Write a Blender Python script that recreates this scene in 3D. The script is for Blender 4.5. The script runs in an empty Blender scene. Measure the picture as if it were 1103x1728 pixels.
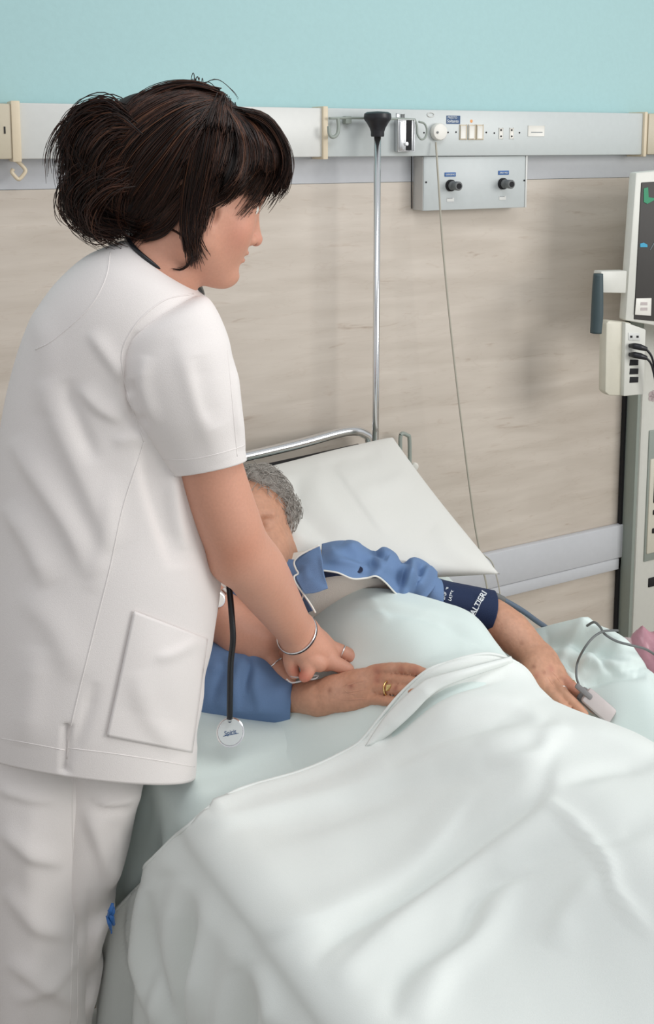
import bpy, bmesh, random
import numpy as np
from math import *
from mathutils import Matrix, Vector
from mathutils.bvhtree import BVHTree
random.seed(7); rng = np.random.default_rng(7)
S = bpy.context.scene
# ------------------------------------------------------------------ camera
f = 1600.; yaw = radians(25.2); pit = radians(7); CX = 551.5; CY = 240+f*tan(pit)
C = np.array([0, -2.2, 1.65]); zz = np.array([0, 0, 1.])
h = np.array([sin(yaw), cos(yaw), 0]); r = np.array([cos(yaw), -sin(yaw), 0])
c = h*cos(pit)-zz*sin(pit); u = h*sin(pit)+zz*cos(pit)
cd = bpy.data.cameras.new('camera'); co = bpy.data.objects.new('camera', cd); S.collection.objects.link(co)
co.matrix_world = Matrix(((r[0], u[0], -c[0], C[0]), (r[1], u[1], -c[1], C[1]), (r[2], u[2], -c[2], C[2]), (0, 0, 0, 1)))
cd.sensor_width = 36; cd.lens = f/1728*36; cd.shift_y = -(864-CY)/1728; cd.clip_start = .02
S.camera = co
# ------------------------------------------------------------------ light
S.view_settings.view_transform = 'Standard'; S.view_settings.look = 'None'
S.view_settings.gamma = 1; S.view_settings.use_curve_mapping = False; S.view_settings.exposure = 0.0
wd = bpy.data.worlds.new('room_light'); S.world = wd; wd.use_nodes = True
wd.node_tree.nodes['Background'].inputs[0].default_value = (.95, .97, 1, 1)
wd.node_tree.nodes['Background'].inputs[1].default_value = .62
def area(name, loc, tgt, sx, sy, power, col):
    l = bpy.data.lights.new(name, 'AREA'); l.shape = 'RECTANGLE'; l.size = sx; l.size_y = sy; l.energy = power; l.color = col
    o = bpy.data.objects.new(name, l); S.collection.objects.link(o); o.location = loc
    o.rotation_euler = (Vector(tgt)-Vector(loc)).to_track_quat('-Z', 'Y').to_euler(); return o
area('window_light', (3.2, -3.4, 2.1), (.6, -.7, .7), 1.6, 1.5, 62, (1, .985, .96))
area('ceiling_lamp', (.9, -1.5, 2.75), (.8, -1.2, 0), 1.6, .8, 13, (.97, .99, 1))

# ------------------------------------------------------------------ projection helpers (pixel + real distance -> point in the room)
def ray(x, y): return c+(x-CX)/f*r+(CY-y)/f*u
def W(x, y, F): d = ray(x, y); return C+d*(F/(d@h))
def PZ(x, y, z): d = ray(x, y); return C+d*((z-C[2])/d[2])
def PY(x, y, Y): d = ray(x, y); return C+d*((Y-C[1])/d[1])
def proj(q):
    q = np.asarray(q)-C; D = q@c; return CX+f*(q@r)/D, CY-f*(q@u)/D
ba = radians(8.8); A0 = np.array([.39, C[1]+1.587, 0])
ew = np.array([cos(ba), sin(ba), 0]); el = np.array([sin(ba), -cos(ba), 0])
def BW(w, l, z): return A0+np.multiply.outer(w, ew)+np.multiply.outer(l, el)+np.multiply.outer(z, zz)
def PWd(x, y, w):
    d = ray(x, y); return C+d*((w-(C-A0)@ew)/(d@ew))

# ------------------------------------------------------------------ materials
def mat(name, col, rough=.6, metal=0, bump=0, bscale=60, vcol=False, spec=.5, sss=0, sheen=0, trans=0, alpha=1, coat=0, stretch=None, var=0):
    m = bpy.data.materials.new(name); m.use_nodes = True; nt = m.node_tree; b = nt.nodes['Principled BSDF']
    b.inputs['Base Color'].default_value = (*col, 1); b.inputs['Roughness'].default_value = rough; b.inputs['Metallic'].default_value = metal
    b.inputs['Specular IOR Level'].default_value = spec
    if sss: b.inputs['Subsurface Weight'].default_value = sss; b.inputs['Subsurface Radius'].default_value = (.012, .004, .002); b.inputs['Subsurface Scale'].default_value = 1
    if sheen: b.inputs['Sheen Weight'].default_value = sheen
    if trans: b.inputs['Transmission Weight'].default_value = trans
    if coat: b.inputs['Coat Weight'].default_value = coat
    if alpha < 1: b.inputs['Alpha'].default_value = alpha
    tc = nt.nodes.new('ShaderNodeTexCoord')
    n = nt.nodes.new('ShaderNodeTexNoise'); n.inputs['Scale'].default_value = bscale; n.inputs['Detail'].default_value = 5
    nt.links.new(tc.outputs['Object'], n.inputs['Vector'])
    src = None
    if vcol:
        a = nt.nodes.new('ShaderNodeAttribute'); a.attribute_name = 'Col'; src = a.outputs['Color']
    if src is None and var == 0: var = .03
    mx = nt.nodes.new('ShaderNodeMix'); mx.data_type = 'RGBA'; mx.blend_type = 'MULTIPLY'; mx.inputs[0].default_value = 1
    rp = nt.nodes.new('ShaderNodeMapRange'); rp.inputs[1].default_value = .3; rp.inputs[2].default_value = .7
    rp.inputs[3].default_value = 1-var; rp.inputs[4].default_value = 1
    nt.links.new(n.outputs['Fac'], rp.inputs[0])
    cb = nt.nodes.new('ShaderNodeCombineColor'); [nt.links.new(rp.outputs[0], cb.inputs[i]) for i in range(3)]
    nt.links.new(cb.outputs[0], mx.inputs[7])
    if src: nt.links.new(src, mx.inputs[6])
    else: mx.inputs[6].default_value = (*col, 1)
    nt.links.new(mx.outputs[2], b.inputs['Base Color'])
    if bump:
        bp = nt.nodes.new('ShaderNodeBump'); bp.inputs['Strength'].default_value = bump; bp.inputs['Distance'].default_value = .002
        nt.links.new(n.outputs['Fac'], bp.inputs['Height']); nt.links.new(bp.outputs[0], b.inputs['Normal'])
    return m
def s2l(*rgb): return tuple(((v/255)/12.92 if v/255 < .04045 else ((v/255+.055)/1.055)**2.4) for v in rgb)
M = dict(
 teal=mat('teal_paint', s2l(172, 208, 209), .7, bump=.15, bscale=90),
 band=mat('pale_band', s2l(203, 205, 209), .6),
 floor=mat('floor_vinyl', s2l(150, 140, 125), .4, var=.1, bscale=8),
 rail=mat('rail_enamel', s2l(216, 217, 213), .35), rail2=mat('rail_enamel_blue', s2l(201, 207, 206), .35),
 cream=mat('cream_plastic', s2l(222, 207, 180), .45), beige=mat('beige_plastic', s2l(198, 188, 166), .45),
 panel=mat('panel_grey', s2l(197, 203, 203), .4), pside=mat('panel_side', s2l(200, 198, 194), .5),
 chrome=mat('chrome', (.78, .79, .8), .2, 1), steel=mat('brushed_steel', (.6, .61, .62), .3, 1),
 black=mat('black_rubber', (.012, .012, .016), .4), hole=mat('dark_hole', (.01, .01, .012), .8),
 white=mat('white_plastic', s2l(232, 230, 222), .4), cord=mat('cord', s2l(176, 172, 158), .6),
 blue=mat('blue_label', s2l(40, 95, 160), .5), blueink=mat('blue_dark_label', s2l(35, 75, 120), .5), ink=mat('white_ink', s2l(225, 230, 232), .6),
 inkgrey=mat('grey_ink', s2l(110, 120, 125), .6), orange=mat('orange_dot', s2l(235, 165, 105), .6),
 greyp=mat('grey_plastic', s2l(105, 108, 108), .45), mon=mat('monitor_case', s2l(218, 218, 210), .4), monwarm=mat('module_case', s2l(216, 212, 196), .42),
 handle=mat('handle_slate', s2l(62, 78, 82), .5), screen=mat('screen_glass', s2l(72, 70, 68), .5, spec=.25),
 green=mat('screen_green', s2l(45, 140, 100), .4), cyan=mat('screen_cyan', s2l(60, 160, 195), .4), pink=mat('pink_plastic', s2l(190, 138, 150), .35, alpha=.9, bump=.5, bscale=25),
 pinkfilm=mat('clear_film', s2l(215, 195, 198), .25, alpha=.35),
 sheet=mat('mint_sheet', s2l(220, 232, 228), .75, sheen=.15, bump=.12, bscale=700, var=.02),
 sheetw=mat('white_cover', s2l(231, 235, 231), .75, sheen=.15, bump=.12, bscale=700, var=.02),
 pillow=mat('pillow_cotton', s2l(223, 222, 216), .8, sheen=.1, bump=.15, bscale=700, var=.02),
 mattress=mat('mattress', s2l(170, 185, 190), .7),
 tunic=mat('nurse_cotton', s2l(232, 226, 223), .8, sheen=.1, bump=.2, bscale=800, var=.02),
 undershirt=mat('undershirt', s2l(230, 224, 214), .85, bump=.3, bscale=500),
 pyj=mat('pyjama_blue', s2l(106, 134, 174), .85, bump=.25, bscale=700, var=.06),
 navy=mat('cuff_navy', s2l(24, 42, 78), .75, bump=.3, bscale=600), navy2=mat('navy_dark', s2l(20, 30, 60), .7),
 skin=mat('skin', (.6, .35, .26), .52, vcol=True, sss=.08, bump=.12, bscale=240, var=.06),
 skin2=mat('skin_elder', (.6, .35, .26), .55, vcol=True, sss=.08, bump=.45, bscale=120, var=.14),
 hair=mat('hair_brown', (.02, .01, .008), .42, vcol=True, var=.01, spec=.35), hairbase=mat('hair_base', (.010, .005, .004), .7),
 ghair=mat('hair_grey', s2l(178, 171, 163), .6, var=.3, bscale=120),
 gold=mat('gold', (.8, .58, .25), .25, 1), silver=mat('silver', (.85, .85, .86), .15, 1),
 nail=mat('nail', s2l(225, 190, 175), .3), sensor=mat('sensor_grey', s2l(190, 180, 178), .45), sensord=mat('sensor_dark', s2l(120, 118, 118), .5),
 bluebits=mat('blue_plastic', s2l(45, 105, 175), .35, alpha=.9), hose=mat('grey_blue_hose', s2l(90, 105, 122), .5),
 watch=mat('watch_strap', s2l(232, 228, 220), .4), steth=mat('steth_tube', (.008, .009, .012), .32), frame=mat('bed_frame_grey', s2l(150, 158, 150), .45),
 clear=mat('clear_plastic', s2l(225, 225, 225), .15, alpha=.5), clog=mat('clog', s2l(225, 225, 222), .5), pupil=mat('pupil', (.02, .012, .01), .2))
def marble():
    m = bpy.data.materials.new('veined_vinyl'); m.use_nodes = True; nt = m.node_tree; b = nt.nodes['Principled BSDF']; b.inputs['Roughness'].default_value = .5
    tc = nt.nodes.new('ShaderNodeTexCoord'); mp = nt.nodes.new('ShaderNodeMapping'); mp.inputs['Scale'].default_value = (1.3, 1, 9); mp.inputs['Rotation'].default_value = (0, radians(-4), 0)
    nt.links.new(tc.outputs['Object'], mp.inputs[0])
    def noise(sc, det, dist=0):
        n = nt.nodes.new('ShaderNodeTexNoise'); n.inputs['Scale'].default_value = sc; n.inputs['Detail'].default_value = det; n.inputs['Distortion'].default_value = dist
        nt.links.new(mp.outputs[0], n.inputs['Vector']); return n
    def ramp(src, stops):
        rp = nt.nodes.new('ShaderNodeValToRGB'); e = rp.color_ramp.elements
        e[0].position, e[0].color = stops[0][0], (*stops[0][1], 1); e[1].position, e[1].color = stops[-1][0], (*stops[-1][1], 1)
        for p_, c_ in stops[1:-1]: x = e.new(p_); x.color = (*c_, 1)
        nt.links.new(src, rp.inputs[0]); return rp
    a = ramp(noise(2.2, 5, .4).outputs['Fac'], [(.3, s2l(195, 184, 171)), (.7, s2l(213, 203, 191))])
    v = ramp(noise(6, 7, 1.2).outputs['Fac'], [(.0, (1, 1, 1)), (.63, (1, 1, 1)), (.70, (.92, .89, .87)), (.80, (.7, .64, .60))])
    v2 = ramp(noise(3.5, 9, .6).outputs['Fac'], [(.0, (1, 1, 1)), (.487, (1, 1, 1)), (.5, (.955, .94, .93)), (.513, (1, 1, 1))])
    m1 = nt.nodes.new('ShaderNodeMix'); m1.data_type = 'RGBA'; m1.blend_type = 'MULTIPLY'; m1.inputs[0].default_value = 1
    m2 = nt.nodes.new('ShaderNodeMix'); m2.data_type = 'RGBA'; m2.blend_type = 'MULTIPLY'; m2.inputs[0].default_value = 1
    nt.links.new(a.outputs[0], m1.inputs[6]); nt.links.new(v.outputs[0], m1.inputs[7]); nt.links.new(m1.outputs[2], m2.inputs[6]); nt.links.new(v2.outputs[0], m2.inputs[7])
    nt.links.new(m2.outputs[2], b.inputs['Base Color']); return m
M['marble'] = marble()

# ------------------------------------------------------------------ object helpers
def link(name, me, m, parent=None, base=None):
    o = bpy.data.objects.new(name, me); S.collection.objects.link(o)
    if m: me.materials.append(M[m])
    root = parent
    while root is not None and root.parent is not None: root = root.parent
    if root is not None: b = np.array(root.location)
    elif base is not None: b = np.array(base); o.location = base
    else:
        co_ = np.empty(len(me.vertices)*3); me.vertices.foreach_get('co', co_); co_ = co_.reshape(-1, 3)
        b = np.array([*(co_[:, :2].min(0)+co_[:, :2].max(0))/2, co_[:, 2].min()]); o.location = b
    if parent is not None: o.parent = parent
    me.transform(Matrix.Translation(-Vector(b))); return o
def mesh(name, v, fc, m, parent=None, base=None, smooth=True):
    me = bpy.data.meshes.new(name); me.from_pydata([tuple(p) for p in v], [], [tuple(q) for q in fc]) if not isinstance(fc, np.ndarray) else npmesh(me, v, fc)
    me.validate()
    if smooth: me.polygons.foreach_set('use_smooth', [True]*len(me.polygons))
    return link(name, me, m, parent, base)
def npmesh(me, v, fc):
    n, k = fc.shape; me.vertices.add(len(v)); me.vertices.foreach_set('co', np.asarray(v, np.float32).ravel())
    me.loops.add(n*k); me.loops.foreach_set('vertex_index', fc.astype(np.int32).ravel())
    me.polygons.add(n); me.polygons.foreach_set('loop_start', np.arange(0, n*k, k, dtype=np.int32)); me.update(calc_edges=True)
def thing(name, label, cat, base, group=None):
    o = bpy.data.objects.new(name, None); S.collection.objects.link(o); o.location = base; o.empty_display_size = .05
    return tag(o, label, cat, group)
def tag(o, label=None, cat=None, group=None, kind=None):
    if label: o['label'] = label
    if cat: o['category'] = cat
    if group: o['group'] = group
    if kind: o['kind'] = kind
    return o
def bmobj(name, bm, m, parent=None, base=None, smooth=False, bevel=0, seg=2):
    if bevel: bmesh.ops.bevel(bm, geom=bm.edges[:], offset=bevel, segments=seg, affect='EDGES', profile=.5)
    bmesh.ops.recalc_face_normals(bm, faces=bm.faces[:])
    me = bpy.data.meshes.new(name); bm.to_mesh(me); bm.free()
    if smooth:
        me.polygons.foreach_set('use_smooth', [True]*len(me.polygons))
        try: me.set_sharp_from_angle(angle=radians(40))
        except Exception: pass
    return link(name, me, m, parent, base)
def box(name, lo, hi, m, parent=None, base=None, bevel=.002, frame=None):
    bm = bmesh.new(); bmesh.ops.create_cube(bm, size=1)
    lo = np.array(lo); hi = np.array(hi); sz = hi-lo; ce = (lo+hi)/2
    for v in bm.verts: v.co = Vector(ce+np.array(v.co)*sz)
    if bevel: bmesh.ops.bevel(bm, geom=bm.edges[:], offset=min(bevel, .45*abs(sz).min()), segments=2, affect='EDGES', profile=.5)
    if frame is not None:
        o_, a_, b_, c_ = frame
        for v in bm.verts: v.co = Vector(np.array(o_)+v.co[0]*a_+v.co[1]*b_+v.co[2]*c_)
    return bmobj(name, bm, m, parent, base, smooth=True)
def catmull(P, n, closed=False):
    P = np.asarray(P, float); N = len(P)
    if N == 2 and not closed: t = np.linspace(0, 1, n)[:, None]; return P[0]*(1-t)+P[1]*t
    t = np.linspace(0, N if closed else N-1, n, endpoint=not closed); i = np.minimum(t.astype(int), (N-1 if closed else N-2)); q = (t-i)[:, None]
    g = (lambda k: P[k % N]) if closed else (lambda k: P[np.clip(k, 0, N-1)])
    p0, p1, p2, p3 = g(i-1), g(i), g(i+1), g(i+2)
    if not closed:
        p0 = np.where((i == 0)[:, None], 2*p1-p2, p0); p3 = np.where((i == N-2)[:, None], 2*p2-p1, p3)
    return .5*(2*p1+(p2-p0)*q+(2*p0-5*p1+4*p2-p3)*q**2+(3*p1-p0-3*p2+p3)*q**3)
def tubes(P, R, sides=3, cap=False):
    """P (N,M,3), R (N,M) -> verts, quads"""
    N, K, _ = P.shape; T = np.gradient(P, axis=1); T /= np.linalg.norm(T, axis=2, keepdims=True)+1e-12
    ref = np.where(np.abs(T[:, :, 2:3]) > .9, np.array([1., 0, 0]), np.array([0, 0, 1.])) if N > 1 else None
    if N == 1:
        a = np.zeros_like(T); t0 = T[0, 0]; a0 = np.cross(t0, [0, 0, 1.] if abs(t0[2]) < .9 else [1., 0, 0]); a0 /= np.linalg.norm(a0)
        for k in range(K):
            a0 = a0-T[0, k]*(a0@T[0, k]); a0 /= np.linalg.norm(a0)+1e-12; a[0, k] = a0
    else:
        a = np.cross(T, ref); a /= np.linalg.norm(a, axis=2, keepdims=True)+1e-12
    b = np.cross(T, a); ang = np.arange(sides)*2*pi/sides
    V = P[:, :, None, :]+R[:, :, None, None]*(np.cos(ang)[:, None]*a[:, :, None, :]+np.sin(ang)[:, None]*b[:, :, None, :])
    idx = np.arange(N*K*sides).reshape(N, K, sides); i0 = idx[:, :-1]; i1 = idx[:, 1:]
    Q = np.stack([i0, np.roll(i0, -1, 2), np.roll(i1, -1, 2), i1], -1).reshape(-1, 4)
    return V.reshape(-1, 3), Q
def tube(name, pts, rad, m, parent=None, base=None, n=None, sides=10, closed=False, smoothpath=True):
    pts = np.asarray(pts, float); n = n or max(2, len(pts)*8)
    P = catmull(pts, n, closed) if smoothpath else pts
    n = len(P); rr = np.interp(np.linspace(0, 1, n), np.linspace(0, 1, len(rad)), rad) if np.ndim(rad) else np.full(n, rad)
    if closed: P = np.vstack([P, P[:1]]); rr = np.append(rr, rr[0])
    v, q = tubes(P[None], rr[None], sides); fc = [tuple(x) for x in q]; v = list(v)
    if not closed:
        fc.append(tuple(range(sides-1, -1, -1))); fc.append(tuple(range((n-1)*sides, n*sides)))
    return mesh(name, v, fc, m, parent, base)
def disc_bm(o_, axis, profile, seg=32):
    """lathe: profile [(radius, height)] about axis from o_"""
    axis = np.array(axis, float); axis /= np.linalg.norm(axis); a = np.cross(axis, [0, 0, 1.] if abs(axis[2]) < .9 else [1., 0, 0]); a /= np.linalg.norm(a); b = np.cross(axis, a)
    bm = bmesh.new(); prev = None
    for (rr, hh) in profile:
        ring = [bm.verts.new(Vector(np.array(o_)+axis*hh+rr*(cos(t)*a+sin(t)*b))) for t in np.arange(seg)*2*pi/seg] if rr > 1e-6 else [bm.verts.new(Vector(np.array(o_)+axis*hh))]
        if prev is not None:
            for i in range(seg):
                j = (i+1) % seg
                if len(prev) == 1: bm.faces.new((prev[0], ring[i], ring[j]))
                elif len(ring) == 1: bm.faces.new((prev[i], prev[j], ring[0]))
                else: bm.faces.new((prev[i], prev[j], ring[j], ring[i]))
        prev = ring
    return bm
def lathe(name, o_, axis, profile, m, parent=None, base=None, seg=32): return bmobj(name, disc_bm(o_, axis, profile, seg), m, parent, base, smooth=True)
def solidify(o, t, off=-1):
    md = o.modifiers.new('thickness', 'SOLIDIFY'); md.thickness = t; md.offset = off; return o
def text(name, s, o_, right, up, size, m, parent=None, bold=0, squash=1.0):
    cu = bpy.data.curves.new(name, 'FONT'); cu.body = s; cu.size = 1; cu.align_x = 'CENTER'; cu.align_y = 'CENTER'; cu.extrude = .01; cu.offset = bold
    t = bpy.data.objects.new(name, cu); S.collection.objects.link(t); bpy.context.view_layer.update()
    me = bpy.data.meshes.new_from_object(t.evaluated_get(bpy.context.evaluated_depsgraph_get())); bpy.data.objects.remove(t)
    right = np.array(right)/np.linalg.norm(right); up = np.array(up)/np.linalg.norm(up); nn = np.cross(right, up)
    for v in me.vertices: v.co = Vector(np.array(o_)+size*(v.co[0]*right*squash+v.co[1]*up+v.co[2]*nn))
    me.name = name; return link(name, me, m, parent)
def bvh_of(*objs):
    vs = []; fs = []
    for o in objs:
        n = len(vs); mw = np.array(root_of(o).location)
        vs += [Vector(np.array(v.co)+mw) for v in o.data.vertices]; fs += [tuple(i+n for i in p_.vertices) for p_ in o.data.polygons]
    return BVHTree.FromPolygons(vs, fs)
def root_of(o):
    while o.parent is not None: o = o.parent
    return o
def hit(b, x, y, lift=0.):
    d = ray(x, y); d = d/np.linalg.norm(d); q = b.ray_cast(Vector(C), Vector(d))
    return None if q[0] is None else np.array(q[0])-d*lift
def drape_line(b, pts, n, lift=0.):
    out = []; last = None
    for x, y in catmull(pts, n):
        q = hit(b, x, y, lift)
        if q is not None: out.append(q)
    return out
def patch(name, b, quad, nu, nv, lift, m, parent, thick=.002, bulge=0, edge=None):
    """cloth patch: quad = 4 px corners (tl,tr,br,bl) laid on the surface b"""
    tl, tr, br, bl = [np.array(q, float) for q in quad]; V = []; last = None
    for j in range(nv):
        t = j/(nv-1)
        for i in range(nu):
            s = i/(nu-1); q = (tl*(1-s)+tr*s)*(1-t)+(bl*(1-s)+br*s)*t
            k = hit(b, q[0], q[1], lift+bulge*sin(pi*s)*sin(pi*min(1, t*1.3)))
            if k is None: k = last if last is not None else W(q[0], q[1], 1.45)
            last = k; V.append(k)
    fc = [(j*nu+i, (j+1)*nu+i, (j+1)*nu+i+1, j*nu+i+1) for j in range(nv-1) for i in range(nu-1)]
    o = mesh(name, V, fc, m, parent); return solidify(o, thick, 0)

# ------------------------------------------------------------------ fold sculpting: creases laid out over the cloth
def seg_field(X, Y, pts, w1, w2, taper=.25):
    """signed-side distance profile along a polyline; w1 / w2 = half widths on either side"""
    pts = catmull(pts, max(6, 4*len(pts))) if len(pts) > 2 else np.asarray(pts, float)
    best = np.full(X.shape, 1e9); side = np.zeros(X.shape); par = np.zeros(X.shape); L = np.r_[0, np.cumsum(np.linalg.norm(np.diff(pts, axis=0), axis=1))]
    for i in range(len(pts)-1):
        a, b_ = pts[i], pts[i+1]; d = b_-a; ll = d@d+1e-9
        t = np.clip(((X-a[0])*d[0]+(Y-a[1])*d[1])/ll, 0, 1); qx = X-a[0]-t*d[0]; qy = Y-a[1]-t*d[1]; dd = np.hypot(qx, qy)
        mk = dd < best; best[mk] = dd[mk]; side[mk] = (d[0]*qy-d[1]*qx)[mk]; par[mk] = ((L[i]+t*sqrt(ll))/L[-1])[mk]
    w = np.where(side > 0, w1, w2); pr = np.exp(-(best/w)**2)
    tp = np.clip(par/taper, 0, 1)*np.clip((1-par)/taper, 0, 1) if taper else 1
    return pr*(tp**.7 if taper else 1)
def folds(X, Y, lst):
    H = np.zeros(X.shape)
    for pts, amp, w1, w2, *rest in lst: H += amp*seg_field(X, Y, np.array(pts, float), w1, w2, *(rest or []))
    return H
_ph = rng.uniform(0, 6.28, (40,)); _dr = rng.normal(size=(40, 3))
def wob(P, sc, seed=0, n=8):
    """smooth pseudo noise of world points"""
    o = 0
    for i in range(n):
        k = (i+seed*7) % 40; o = o+np.sin((P@_dr[k])*sc*(1+.25*i)+_ph[k])/(1+.3*i)
    return o/n*1.6

# ------------------------------------------------------------------ signed-distance modelling (one continuous skin)
class Sdf:
    def __init__(s): s.ops = []
    def cone(s, a, b, ra, rb, k=.02, mode='u'): s.ops.append(('c', np.array(a, float), np.array(b, float), ra, rb, k, mode)); return s
    def ball(s, a, ra, k=.02, mode='u'): return s.cone(a, np.array(a)+[0, 0, 1e-5], ra, ra, k, mode)
    def ell(s, a, R3, rad, k=.02, mode='u'): s.ops.append(('e', np.array(a, float), np.array(R3, float), np.array(rad, float), 0, k, mode)); return s
    def chain(s, pts, k=.02, k2=.003):
        q = catmull(np.array([[*a, ra] for a, ra in pts]), max(4, 5*(len(pts)-1)+1))
        for i, (a, b) in enumerate(zip(q[:-1], q[1:])): s.cone(a[:3], b[:3], a[3], b[3], k if i == 0 else k2)
        return s
    def _d(s, op, P):
        if op[0] == 'c':
            a, b, ra, rb = op[1:5]; ba_ = b-a; L2 = ba_@ba_; t = np.clip(((P-a)@ba_)/L2, 0, 1)
            return np.linalg.norm(P-a-t[..., None]*ba_, axis=-1)-(ra+(rb-ra)*t)
        a, R3, rad = op[1:4]; q = (P-a)@R3.T; k0 = np.linalg.norm(q/rad, axis=-1); k1 = np.linalg.norm(q/rad**2, axis=-1)
        return k0*(k0-1)/np.maximum(k1, 1e-9)
    def bounds(s, op):
        if op[0] == 'c': r_ = max(op[3], op[4]); return np.minimum(op[1], op[2])-r_, np.maximum(op[1], op[2])+r_
        r_ = max(op[3]); return op[1]-r_, op[1]+r_
    def grid(s, xs, ys, zs):
        D = np.full((len(xs), len(ys), len(zs)), .2, np.float32)
        for op in s.ops:
            lo, hi = s.bounds(op); pad = op[5]+.012
            sl = [slice(max(0, np.searchsorted(ax, lo[i]-pad)-1), min(len(ax), np.searchsorted(ax, hi[i]+pad)+1)) for i, ax in enumerate((xs, ys, zs))]
            if any(q.stop-q.start < 1 for q in sl): continue
            g = np.stack(np.meshgrid(xs[sl[0]], ys[sl[1]], zs[sl[2]], indexing='ij'), -1)
            d = s._d(op, g); cur = D[tuple(sl)]; k = op[5]
            if op[6] == 'u':
                hh = np.clip(.5+.5*(cur-d)/k, 0, 1); D[tuple(sl)] = cur*(1-hh)+d*hh-k*hh*(1-hh)
            else:
                hh = np.clip(.5-.5*(cur+d)/k, 0, 1); D[tuple(sl)] = cur*(1-hh)-d*hh+k*hh*(1-hh)
        return D
    def build(s, res, zcoarse=None, ycoarse=None):
        lo = np.min([s.bounds(o)[0] for o in s.ops if o[6] == 'u'], 0)-.03; hi = np.max([s.bounds(o)[1] for o in s.ops if o[6] == 'u'], 0)+.03
        ax = [np.arange(lo[i], hi[i], res) for i in range(3)]
        if zcoarse: ax[2] = np.r_[np.arange(lo[2], zcoarse, .02), np.arange(zcoarse, hi[2], res)]
        if ycoarse: ax[1] = np.r_[np.arange(lo[1], ycoarse, .02), np.arange(ycoarse, hi[1], res)]
        D = s.grid(*ax); return nets(D, *ax)
def nets(D, xs, ys, zs):
    I = D < 0; n0, n1, n2 = D.shape
    sh = [(a, b_, c_) for a in (0, 1) for b_ in (0, 1) for c_ in (0, 1)]
    cnt = sum(I[a:n0-1+a, b_:n1-1+b_, c_:n2-1+c_].astype(np.int8) for a, b_, c_ in sh)
    act = (cnt > 0) & (cnt < 8); ii, jj, kk = np.nonzero(act); idm = np.full(act.shape, -1, np.int32); idm[ii, jj, kk] = np.arange(len(ii))
    acc = np.zeros((len(ii), 3)); num = np.zeros(len(ii))
    X = (xs, ys, zs)
    for a in sh:
        for axis in range(3):
            if a[axis]: continue
            b_ = list(a); b_[axis] = 1
            da = D[ii+a[0], jj+a[1], kk+a[2]]; db = D[ii+b_[0], jj+b_[1], kk+b_[2]]; cr = (da < 0) != (db < 0)
            t = np.where(cr, da/np.where(cr, da-db, 1), 0)
            p = [X[0][ii+a[0]], X[1][jj+a[1]], X[2][kk+a[2]]]; e = X[axis]; q = (ii, jj, kk)[axis]
            p[axis] = e[q]+t*(e[q+1]-e[q]); acc += np.stack(p, 1)*cr[:, None]; num += cr
    V = acc/num[:, None]; Q = []
    for axis in range(3):
        sl0 = [slice(1, -1)]*3; sl0[axis] = slice(0, D.shape[axis]-1); sl1 = list(sl0); sl1[axis] = slice(1, D.shape[axis])
        a = I[tuple(sl0)]; b_ = I[tuple(sl1)]; x = np.array(np.nonzero(a != b_)).T
        o = np.array([1, 1, 1]); o[axis] = 0; x = x+o; fl = a[tuple((x-o).T)]
        u_, v_ = [(1, 2), (2, 0), (0, 1)][axis]
        def cell(du, dv):
            y = x.copy(); y[:, u_] += du; y[:, v_] += dv; return idm[y[:, 0], y[:, 1], y[:, 2]]
        q = np.stack([cell(-1, -1), cell(0, -1), cell(0, 0), cell(-1, 0)], 1); q[~fl] = q[~fl][:, ::-1]; Q.append(q)
    return V, np.vstack(Q)
def vcolor(o, cols):
    a = o.data.color_attributes.new('Col', 'FLOAT_COLOR', 'POINT'); a.data.foreach_set('color', np.c_[cols, np.ones(len(cols))].astype(np.float32).ravel())
def loft(rings, nseg, nrow, expo=2.0, kt=0.):
    """rings: (Lpx, Rpx, F, b) -> closed tube of ellipses; returns V (nrow, nseg, 3), outward N"""
    cen, A, B = [], [], []
    for L, R_, F, b_ in rings:
        FL, FR = F if np.ndim(F) else (F, F)
        p0 = W(*L, FL); p1 = W(*R_, FR); m_ = (p0+p1)/2; cen.append(m_); A.append((p1-p0)/2); B.append((h+zz*kt*(m_-C)[2]/((m_-C)@h))*b_)
    cen, A, B = [catmull(q, nrow) for q in (cen, A, B)]; t = np.arange(nseg)*2*pi/nseg
    ct = np.sign(np.cos(t))*np.abs(np.cos(t))**(2/expo); st = np.sign(np.sin(t))*np.abs(np.sin(t))**(2/expo)
    V = cen[:, None]+A[:, None]*ct[None, :, None]+B[:, None]*st[None, :, None]
    N = A[:, None]*np.cos(t)[None, :, None]/np.linalg.norm(A, axis=1)[:, None, None]+h*np.sin(t)[None, :, None]
    N /= np.linalg.norm(N, axis=2, keepdims=True); return V, N
def ring_faces(nrow, nseg):
    idx = np.arange(nrow*nseg).reshape(nrow, nseg); i0 = idx[:-1]; i1 = idx[1:]
    return np.stack([i0, i1, np.roll(i1, -1, 1), np.roll(i0, -1, 1)], -1).reshape(-1, 4)
def grid_faces(nr, nc):
    idx = np.arange(nr*nc).reshape(nr, nc); return np.stack([idx[:-1, :-1], idx[1:, :-1], idx[1:, 1:], idx[:-1, 1:]], -1).reshape(-1, 4)
exec_parts = []
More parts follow.
